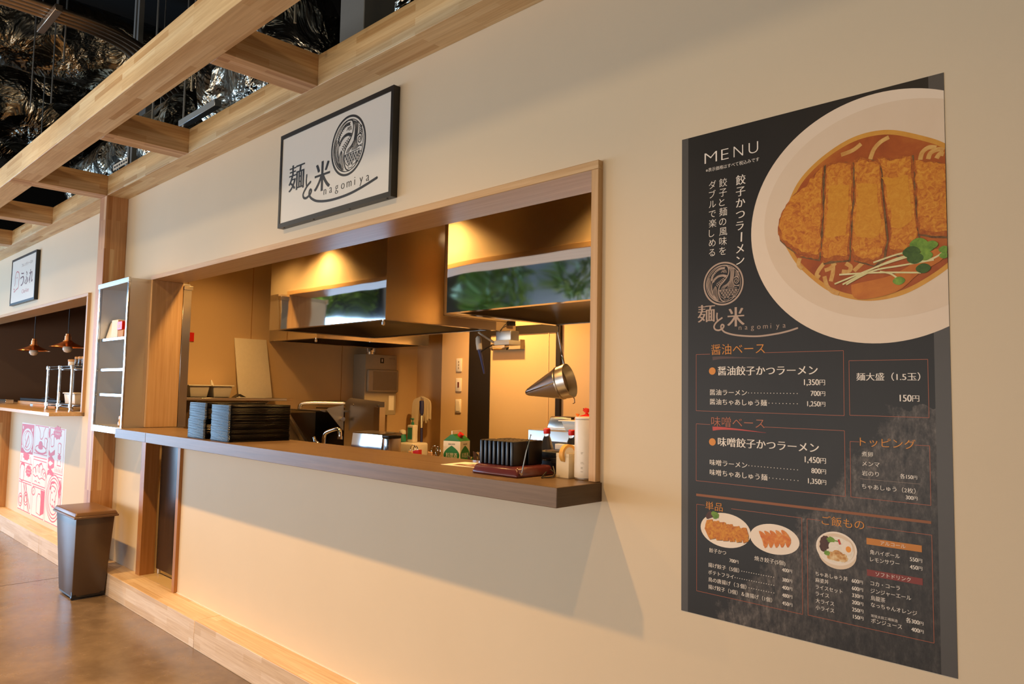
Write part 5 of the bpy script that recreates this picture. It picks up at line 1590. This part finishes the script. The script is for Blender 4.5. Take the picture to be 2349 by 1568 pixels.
b = MB(o); b.cyl((-5.296, 1.49, 1.190), (-5.262, 1.49, 1.190), 0.019, seg=18); b.build('knob', 'chrome', t)
b = MB(o); b.prism([(-5.327, 0.93), (-5.327, 1.329), (-5.258, 1.367), (-4.774, 1.341), (-4.774, 0.93)], lambda u, v, d: (u, d, v), 1.545, 1.555); b.build('side_plate', 'brushed_steel', t)
b = MB(o)
for x in (-5.21, -4.86):
    b.cyl((x, 1.540, 1.31), (x, 1.546, 1.31), 0.009, seg=12)
b.build('bolt', 'chrome', t)
b = MB(o); b.box(-4.85, -4.774, 1.50, 1.545, 0.93, 1.30); b.build('edge_return', 'side_steel', t)
b = MB(o); b.box(-5.0, -4.774, 1.45, 1.60, 0.0, 0.93, 0.003, 1); b.build('plate_stand', 'satin_steel', t)

# side wall shelf
o = (-5.87, 0.9, 1.337)
t = thing('wall_shelf', 'long steel shelf on the kitchen side wall holding tubs and the cutting board', 'shelf', o)
b = MB(o); b.box(-5.998, -5.74, 0.30, 1.24, 1.330, 1.352, 0.002, 1); b.build('shelf_board', 'brushed_steel', t)
b = MB(o); b.box(-5.80, -5.755, 1.24, 1.30, 1.333, 1.350, 0.001, 1); b.build('end_clip', 'dull_pipe', t)
for y in (0.5, 1.1):
    b = MB(o); b.prism([(-5.998, 1.33), (-5.78, 1.33), (-5.998, 1.22)], lambda u, v, d: (u, d, v), y, y + 0.006); b.build('bracket', 'satin_steel', t)
b = MB((-5.93, 1.03, 1.352)); b.hexa([(-5.905, 0.885, 1.3525), (-5.890, 0.885, 1.3525), (-5.890, 1.185, 1.3525), (-5.905, 1.185, 1.3525), (-5.998, 0.87, 1.852), (-5.983, 0.87, 1.852), (-5.983, 1.158, 1.852), (-5.998, 1.158, 1.852)], 0.004, 2)
tag(b.build('cutting_board', 'white_board'), 'white cutting board leaning on the kitchen side wall', 'cutting board')
for i, (y0, y1, lab) in enumerate(((0.43, 0.60, 'translucent food tub on the wall shelf, beside the steel flange'), (0.615, 0.785, 'translucent food tub on the wall shelf, nearer the cutting board'))):
    oo = (-5.87, (y0 + y1) / 2, 1.3525)
    t = thing('food_tub', lab, 'tub', oo, 'food tubs on the wall shelf')
    b = MB(oo); b.hexa([(-5.95, y0 + 0.02, 1.3525), (-5.80, y0 + 0.02, 1.3525), (-5.80, y1 - 0.02, 1.3525), (-5.95, y1 - 0.02, 1.3525), (-5.965, y0 + 0.005, 1.442), (-5.785, y0 + 0.005, 1.442), (-5.785, y1 - 0.005, 1.442), (-5.965, y1 - 0.005, 1.442)], 0.008, 2); b.build('tub', 'white_plastic', t)
    b = MB(oo); b.box(-5.975, -5.775, y0 - 0.006, y1 + 0.006, 1.442, 1.452, 0.002, 1); b.build('rim', 'white_plastic', t)
b = MB((-5.87, 0.64, 1.4525)); b.hexa([(-5.885, 0.64, 1.4525), (-5.865, 0.64, 1.4525), (-5.865, 0.660, 1.4525), (-5.885, 0.660, 1.4525), (-5.88, 0.635, 1.492), (-5.87, 0.635, 1.492), (-5.87, 0.645, 1.492), (-5.88, 0.645, 1.492)])
tag(b.build('spatula', 'white_plastic'), 'short white spatula handle sticking up between the two food tubs', 'spatula')
t = thing('marker_stand', 'small black folded stand on the wall shelf before the cutting board', 'stand', (-5.84, 0.87, 1.3525))
b = MB((-5.84, 0.87, 1.3525)); b.prism([(0.80, 1.3535), (0.845, 1.383), (0.90, 1.356), (0.895, 1.3535), (0.845, 1.374), (0.805, 1.3535)], lambda u, v, d: (d, u, v), -5.85, -5.78); b.build('folded_plate', 'box_black', t)
b = MB((-5.84, 0.87, 1.3525)); b.box(-5.80, -5.77, 0.81, 1.06, 1.3526, 1.358); b.build('base_strip', 'white_board', t)
t = thing('wall_sign', 'small red sign with a white figure on the kitchen side wall', 'sign', (-5.998, 0.44, 1.80))
b = MB((-5.998, 0.44, 1.80)); b.box(-5.998, -5.994, 0.450, 0.537, 1.800, 1.872, 0.0005, 1); b.build('plate', 'red_plastic', t)
b = MB((-5.998, 0.44, 1.80))
V, F = glyph('10', 0.0)
vs = [b._v((-5.9936, 0.462 + x * 0.042, 1.826 + y * 0.042)) for x, y in V]
for f in F:
    b.bm.faces.new([vs[i] for i in f])
b.build('lettering', 'white_plastic', t)

# ================================================================== the far shop
ZL = 1.2075
def ribbonp(p, key, pts, w=0.011, k=2, **kw):
    p.stroke(key, pts, w, k, **kw)
t = thing('comic_poster', 'pink comic style poster of toast panels below the wooden counter', 'poster', (-8.02, 0, 0.19))
b = MB((-8.02, 0, 0.19)); b.box(-8.775, -7.270, -0.0010, -0.0002, 0.192, 1.048); b.build('sheet', 'poster_pale', t)
p = Print(-8.77, 0.19, -0.0011)
def panel(u0, v0, u1, v1):
    p.stroke('red', [(u0, v0), (u1, v0), (u1, v1), (u0, v1)], 0.009, 1, True, 1)
def ell(u, v, ru, rv, w=0.011, k=3, rot=0.0, key='red', n_=28, a0=0, a1=2 * PI):
    pts = []
    for i in range(n_ + (0 if a1 - a0 > 6.2 else 1)):
        a = a0 + (a1 - a0) * i / n_
        x, y = ru * math.cos(a), rv * math.sin(a)
        pts.append((u + x * math.cos(rot) - y * math.sin(rot), v + x * math.sin(rot) + y * math.cos(rot)))
    p.stroke(key, pts, w, k, a1 - a0 > 6.2, 1)
    return pts
def toast(u, v, s, rot=0.0, fill=None, k=4):
    P = [(-0.5, -0.6), (0.5, -0.6), (0.52, 0.1), (0.66, 0.3), (0.55, 0.55), (0.2, 0.64), (-0.2, 0.64), (-0.55, 0.55), (-0.66, 0.3), (-0.52, 0.1)]
    Q = [(u + s * (x * math.cos(rot) - y * math.sin(rot)), v + s * (x * math.sin(rot) + y * math.cos(rot))) for x, y in P]
    if fill:
        p.poly(fill, Q, k - 0.5)
    p.stroke('red', Q, 0.010, k, True, 2)
def burst(u, v, ru, rv, n_=14, key='red', k=3):
    p.poly(key, [(u + ru * (1 if i % 2 else 0.8) * math.cos(PI * i / n_), v + rv * (1 if i % 2 else 0.8) * math.sin(PI * i / n_)) for i in range(2 * n_)], k)
p.poly('red', [(0.0, 0.555), (0.455, 0.565), (0.455, 0.85), (0.0, 0.845)], 1)
p.disc('pale', 0.232, 0.69, 0.118, 2, 0.205)
ell(0.232, 0.69, 0.17, 0.095, 0.007)
toast(0.225, 0.70, 0.11, 0.5, 'pale', 4)
p.stroke('red', [(0.17, 0.62), (0.27, 0.74)], 0.02, 5, n=1)
for u, v in ((0.05, 0.81), (0.40, 0.80), (0.05, 0.62), (0.41, 0.60)):
    burst(u, v, 0.022, 0.02, 4, 'pale', 3)
burst(0.225, 0.535, 0.13, 0.045, 8)
p.stroke('red', [(0.06, 0.54), (0.02, 0.46)], 0.008, 2, n=1); p.stroke('red', [(0.38, 0.54), (0.42, 0.46)], 0.008, 2, n=1)
panel(0.495, 0.589, 0.945, 0.850)
p.stroke('red', [(0.60, 0.85), (0.68, 0.79), (0.69, 0.74), (0.74, 0.73), (0.79, 0.76), (0.80, 0.80), (0.86, 0.85)], 0.009, 2)
ell(0.725, 0.635, 0.185, 0.036, 0.010); ell(0.725, 0.625, 0.20, 0.03, 0.008, a0=PI, a1=2 * PI)
p.disc('red', 0.715, 0.675, 0.036, 4, 0.066); p.disc('red', 0.715, 0.652, 0.02, 4, 0.078)
toast(0.885, 0.70, 0.07, -0.1, 'pale', 3)
burst(0.99, 0.80, 0.03, 0.05, 5)
p.stroke('red', [(0.495, 0.552), (0.95, 0.556)], 0.009, 1, n=1)
panel(1.005, 0.455, 1.455, 0.850)
burst(1.245, 0.815, 0.135, 0.065, 9)
p.text('pale', "LET'S HAVE", 1.15, 0.825, 0.19, 0.022, k=4); p.text('pale', 'TOAST!', 1.17, 0.795, 0.15, 0.024, k=4)
toast(1.10, 0.74, 0.085, 0.15, 'pale', 3)
toast(1.33, 0.68, 0.072, 0.0, 'pale', 3)
burst(1.335, 0.605, 0.055, 0.028, 6); p.stroke('red', [(1.29, 0.58), (1.28, 0.53), (1.39, 0.53), (1.38, 0.58)], 0.010, 3, n=1)
for i in range(9):
    p.stroke('red', [(1.225 + i * 0.026, 0.515 - (i % 2) * 0.02), (1.222 + i * 0.026, 0.47)], 0.006, 2, n=1)
for zz_ in range(2):
    v = 0.65 - zz_ * 0.115
    p.poly('red', [(0.995, v), (1.06, v - 0.03), (1.19, v + 0.012), (1.19, v - 0.035), (1.10, v - 0.052), (1.19, v - 0.085), (1.19, v - 0.115), (1.06, v - 0.095), (0.995, v - 0.118), (0.995, v - 0.075), (1.05, v - 0.06), (0.995, v - 0.045)], 3)
panel(0.010, 0.296, 0.460, 0.468)
toast(0.11, 0.37, 0.12, 0.0, 'pale', 3)
p.stroke('red', [(0.03, 0.40), (0.06, 0.45), (0.14, 0.46), (0.19, 0.44)], 0.02, 4)
burst(0.345, 0.40, 0.115, 0.062, 10)
p.text('pale', 'FRENCH', 0.27, 0.405, 0.15, 0.022, k=4); p.text('pale', 'TOAST', 0.28, 0.375, 0.13, 0.022, k=4)
panel(0.500, 0.296, 0.948, 0.528)
for u, v, r in ((0.56, 0.42, 0.055), (0.66, 0.44, 0.075), (0.76, 0.45, 0.085), (0.86, 0.42, 0.07), (0.91, 0.40, 0.05)):
    ell(u, v, r, r * 0.62, 0.009, a0=-0.6, a1=PI + 0.6)
p.stroke('red', [(0.52, 0.385), (0.60, 0.37), (0.66, 0.385), (0.74, 0.36), (0.82, 0.375), (0.93, 0.365)], 0.009, 2)
p.stroke('red', [(0.58, 0.325), (0.62, 0.332), (0.66, 0.322)], 0.008, 2); p.stroke('red', [(0.70, 0.322), (0.74, 0.328), (0.77, 0.318)], 0.008, 2)
p.stroke('red', [(0.72, 0.47), (0.75, 0.50), (0.80, 0.505)], 0.018, 3)
panel(0.008, 0.008, 0.485, 0.275)
for i in range(3):
    p.stroke('red', [(0.09 + i * 0.10, 0.275), (0.14 + i * 0.10, 0.14), (0.12 + i * 0.14, 0.01)], 0.008, 2)
for u, v in ((0.10, 0.10), (0.30, 0.13)):
    ell(u, v, 0.075, 0.062, 0.009); ell(u, v, 0.045, 0.036, 0.008); p.stroke('red', [(u - 0.03, v + 0.03), (u + 0.03, v + 0.035)], 0.014, 4)
p.stroke('red', [(0.20, 0.26), (0.44, 0.02)], 0.012, 3, n=1); p.stroke('red', [(0.25, 0.27), (0.47, 0.05)], 0.012, 3, n=1)
panel(0.535, 0.008, 0.945, 0.275)
p.poly('red', [(0.81, 0.264), (0.95, 0.267), (0.953, 0.067), (0.834, 0.033), (0.835, 0.20)], 3)
p.poly('pale', [(0.700, 0.045), (0.832, 0.035), (0.834, 0.19), (0.80, 0.225), (0.735, 0.222), (0.697, 0.185)], 4)
p.stroke('red', [(0.700, 0.045), (0.832, 0.035), (0.834, 0.19), (0.80, 0.225), (0.735, 0.222), (0.697, 0.185)], 0.010, 5, True, 1)
ell(0.56, 0.23, 0.06, 0.036, 0.008)
p.text('red', 'Z', 0.535, 0.222, 0.03, 0.026, k=4); p.text('red', 'Z', 0.568, 0.20, 0.022, 0.02, k=4)
panel(0.985, 0.008, 1.450, 0.430)
p.disc('pale', 1.23, 0.235, 0.208, 2, 0.225)
for f in (1.0, 0.86, 0.70):
    ell(1.23, 0.235, 0.222 * f, 0.205 * f, 0.011)
toast(1.22, 0.25, 0.135, -0.15, 'pale', 5)
p.stroke('red', [(1.12, 0.30), (1.14, 0.36), (1.24, 0.375)], 0.022, 6)
for u, v in ((1.18, 0.28), (1.25, 0.30), (1.21, 0.22), (1.27, 0.21), (1.23, 0.17)):
    p.disc('red', u, v, 0.010, 6, 0.014, 10)
p.stroke('red', [(1.385, 0.40), (1.42, 0.35), (1.39, 0.30), (1.42, 0.27)], 0.05, 4)
p.done({'red': ('printed_drawing', 'poster_red'), 'pale': ('printed_ground', 'poster_pale')}, t)

# pendant lamps
for i, (x, lab) in enumerate(((-9.40, 'copper pendant lamp farther from the wire rack'), (-8.15, 'copper pendant lamp hanging over the wire rack'))):
    oo = (x, 0.2, 1.75)
    t = thing('pendant_lamp', lab, 'lamp', oo, 'copper pendant lamps')
    z = 1.80
    b = MB(oo); b.lathe([(0.158, 0.0), (0.156, 0.004), (0.09, 0.030), (0.048, 0.052), (0.040, 0.062), (0.040, 0.066), (0.029, 0.070), (0.028, 0.110), (0.022, 0.114), (0.021, 0.132), (0.006, 0.136)], (x, 0.2, z), seg=36, cap=False); b.build('shade', 'copper', t)
    b = MB(oo); b.lathe([(0.008, -0.052), (0.028, -0.045), (0.042, -0.022), (0.042, -0.002), (0.025, 0.02), (0.018, 0.035)], (x, 0.2, z), seg=22); b.build('bulb', 'bulb', t)
    b = MB(oo); b.cyl((x, 0.2, z + 0.13), (x, 0.2, 2.6), 0.004, seg=8); b.build('cord', 'cable', t)

# chrome wire rack with jars on the counter
o = (-7.4, 0.06, ZL)
t = thing('wire_rack', 'chrome wire rack standing on the wooden counter', 'rack', o)
XS, YS = (-7.765, -7.395, -7.035), (-0.045, 0.165)
for x in XS:
    for y in YS:
        b = MB(o); b.cyl((x, y, ZL + 0.012), (x, y, 1.602), 0.0105, seg=12); b.lathe([(0.014, 0), (0.014, 0.010), (0.010, 0.013)], (x, y, ZL), seg=12); b.build('post', 'chrome', t)
for z in (1.258, 1.586):
    b = MB(o)
    for y in YS:
        b.box(XS[0], XS[2], y - 0.004, y + 0.004, z - 0.016, z - 0.009); b.box(XS[0], XS[2], y - 0.004, y + 0.004, z + 0.004, z + 0.011)
    for x in XS:
        b.box(x - 0.004, x + 0.004, YS[0], YS[1], z - 0.016, z - 0.009)
        for y in YS:
            b.lathe([(0.013, -0.018), (0.016, -0.015), (0.016, 0.012), (0.013, 0.015)], (x, y, z), seg=12)
    for i in range(25):
        x = XS[0] + (XS[2] - XS[0]) * i / 24
        b.box(x - 0.0015, x + 0.0015, YS[0], YS[1], z + 0.008, z + 0.012)
    b.build('wire_shelf', 'chrome', t)
zr = 1.5985
t = thing('canister', 'white canister with a wooden lid on top of the wire rack', 'canister', (-7.36, 0.05, zr))
b = MB((-7.36, 0.05, zr)); b.lathe([(0.040, 0), (0.043, 0.004), (0.043, 0.040)], (-7.36, 0.05, zr), seg=22); b.build('body', 'white_plastic', t)
b = MB((-7.36, 0.05, zr)); b.lathe([(0.046, 0.040), (0.046, 0.058), (0.043, 0.060)], (-7.36, 0.05, zr), seg=22); b.build('lid', 'kraft', t)
for i in range(4):
    x = -7.255 + i * 0.052
    oo = (x, 0.05 + 0.012 * (i % 2), zr)
    lab = ('glass spice jar with a wooden lid, next to the white canister', 'glass spice jar with a wooden lid, second from the white canister', 'glass spice jar with a wooden lid, third from the white canister', 'glass spice jar with a wooden lid, farthest from the white canister')[i]
    t = thing('spice_jar', lab, 'jar', oo, 'spice jars on the wire rack')
    b = MB(oo); b.lathe([(0.020, 0), (0.022, 0.003), (0.022, 0.058), (0.018, 0.062)], oo, seg=16); b.build('glass', 'clear_plastic', t)
    b = MB(oo); b.lathe([(0.023, 0.0625), (0.023, 0.080), (0.021, 0.082)], oo, seg=16); b.build('lid', 'kraft', t)
zr2 = 1.2705
t = thing('storage_box', 'translucent storage box on the lower shelf of the wire rack', 'box', (-7.24, 0.06, zr2))
b = MB((-7.24, 0.06, zr2)); b.hexa([(-7.36, 0.0, zr2), (-7.08, 0.0, zr2), (-7.08, 0.13, zr2), (-7.36, 0.13, zr2), (-7.375, -0.01, zr2 + 0.085), (-7.065, -0.01, zr2 + 0.085), (-7.065, 0.14, zr2 + 0.085), (-7.375, 0.14, zr2 + 0.085)], 0.006, 2); b.build('tub', 'white_board', t)
b = MB((-7.24, 0.06, zr2)); b.box(-7.385, -7.055, -0.018, 0.148, zr2 + 0.0855, zr2 + 0.097, 0.003, 1); b.build('lid', 'white_plastic', t)
t = thing('paper_cup_stack', 'white patterned paper cups beside the storage box', 'cups', (-7.45, 0.05, zr2))
b = MB((-7.45, 0.05, zr2)); b.lathe([(0.026, 0), (0.034, 0.075), (0.037, 0.08), (0.035, 0.083)], (-7.45, 0.05, zr2), seg=18); b.build('cup', 'paper_white', t)
b = MB((-7.45, 0.05, zr2)); b.lathe([(0.029, 0.02), (0.0325, 0.055)], (-7.45, 0.05, zr2), seg=18, cap=False); b.build('printed_band', 'teal_print', t)
# odds and ends on the wooden counter
b = MB((-9.2, 0.24, ZL)); b.box(-10.05, -8.45, 0.22, 0.27, ZL, ZL + 0.036, 0.003, 1)
tag(b.build('wooden_bar', 'oak_x'), 'long orange toned wooden bar lying across the wooden counter', 'bar')
b = MB((-9.9, 0.35, ZL)); b.box(-10.6, -8.9, 0.36, 0.42, ZL, ZL + 0.062, 0.002, 1)
tag(b.build('dark_tray', 'box_black'), 'dark tray behind the long wooden bar', 'tray')
b = MB((-9.9, 0.39, ZL + 0.062)); b.tube(smooth2([(-9.75, 0.39, ZL + 0.067), (-9.6, 0.39, ZL + 0.075), (-9.5, 0.40, ZL + 0.085), (-9.4, 0.39, ZL + 0.07), (-9.2, 0.39, ZL + 0.067)], 4), 0.005, 6)
tag(b.build('tangled_cable', 'cable'), 'loose black cable lying on the dark tray', 'cable')
b = MB((-10.2, 0.1, ZL)); b.box(-10.35, -10.05, 0.10, 0.18, ZL, ZL + 0.05, 0.003, 1)
tag(b.build('steel_caddy', 'side_steel'), 'small steel caddy at the far end of the wooden counter', 'caddy')
t = thing('receipt_holder', 'small wooden holder with a grey end on the wooden counter before the rack', 'holder', (-8.7, 0.12, ZL))
b = MB((-8.7, 0.12, ZL)); b.box(-8.95, -8.15, 0.12, 0.16, ZL, ZL + 0.022, 0.002, 1); b.build('block', 'kraft', t)
b = MB((-8.7, 0.12, ZL)); b.box(-9.06, -8.951, 0.12, 0.16, ZL, ZL + 0.022, 0.002, 1); b.build('end_block', 'galvanised', t)
b = MB((-7.6, 0.3, ZL)); b.rbox(-6.98, 0.05, ZL, ZL + 0.0008, 0.07, 0.05, 0.1)
tag(b.build('paper_slip', 'paper_white'), 'white paper slip under the wire rack', 'paper')

# hanging plants across the hall, seen in the mirror finish hoods
RP = random.Random(21)
for k_, (x, y, z, r) in enumerate(((-7.5, -6.2, 3.5, 0.8), (-5.2, -6.6, 3.7, 0.9), (-3.0, -6.4, 3.4, 0.8), (-9.6, -6.4, 3.3, 0.9), (-0.8, -6.8, 3.6, 0.9), (-14.6, -6.2, 3.5, 1.1))):
    b = MB((x, y, z))
    for i in range(700):
        a, e = RP.uniform(0, 2 * PI), RP.uniform(-1, 1)
        rr = r * RP.uniform(0.35, 1) ** 0.5
        c = Vector((x + rr * math.cos(a) * math.sqrt(1 - e * e), y + rr * 0.6 * math.sin(a) * math.sqrt(1 - e * e), z + rr * 0.8 * e))
        d = Vector((RP.uniform(-1, 1), RP.uniform(-1, 1), RP.uniform(-1, 0.4))).normalized() * 0.11
        n_ = d.cross(Vector((RP.uniform(-1, 1), RP.uniform(-1, 1), 1))).normalized() * 0.035
        b.face([c - d, c + n_, c + d, c - n_])
    b.cyl((x, y, z), (x, y, 5.6), 0.01, seg=6)
    tag(b.build('hanging_plant', 'p_leaf', smooth=10), 'leafy hanging plant across the hall, ' + ('opposite the wooden post', 'opposite the stacked trays', 'opposite the pagers', 'opposite the pendant lamps', 'opposite the menu poster', 'by the far end window')[k_], 'plant', 'hanging plants across the hall')

D.objects.remove(_fo)
D.curves.remove(_fc)
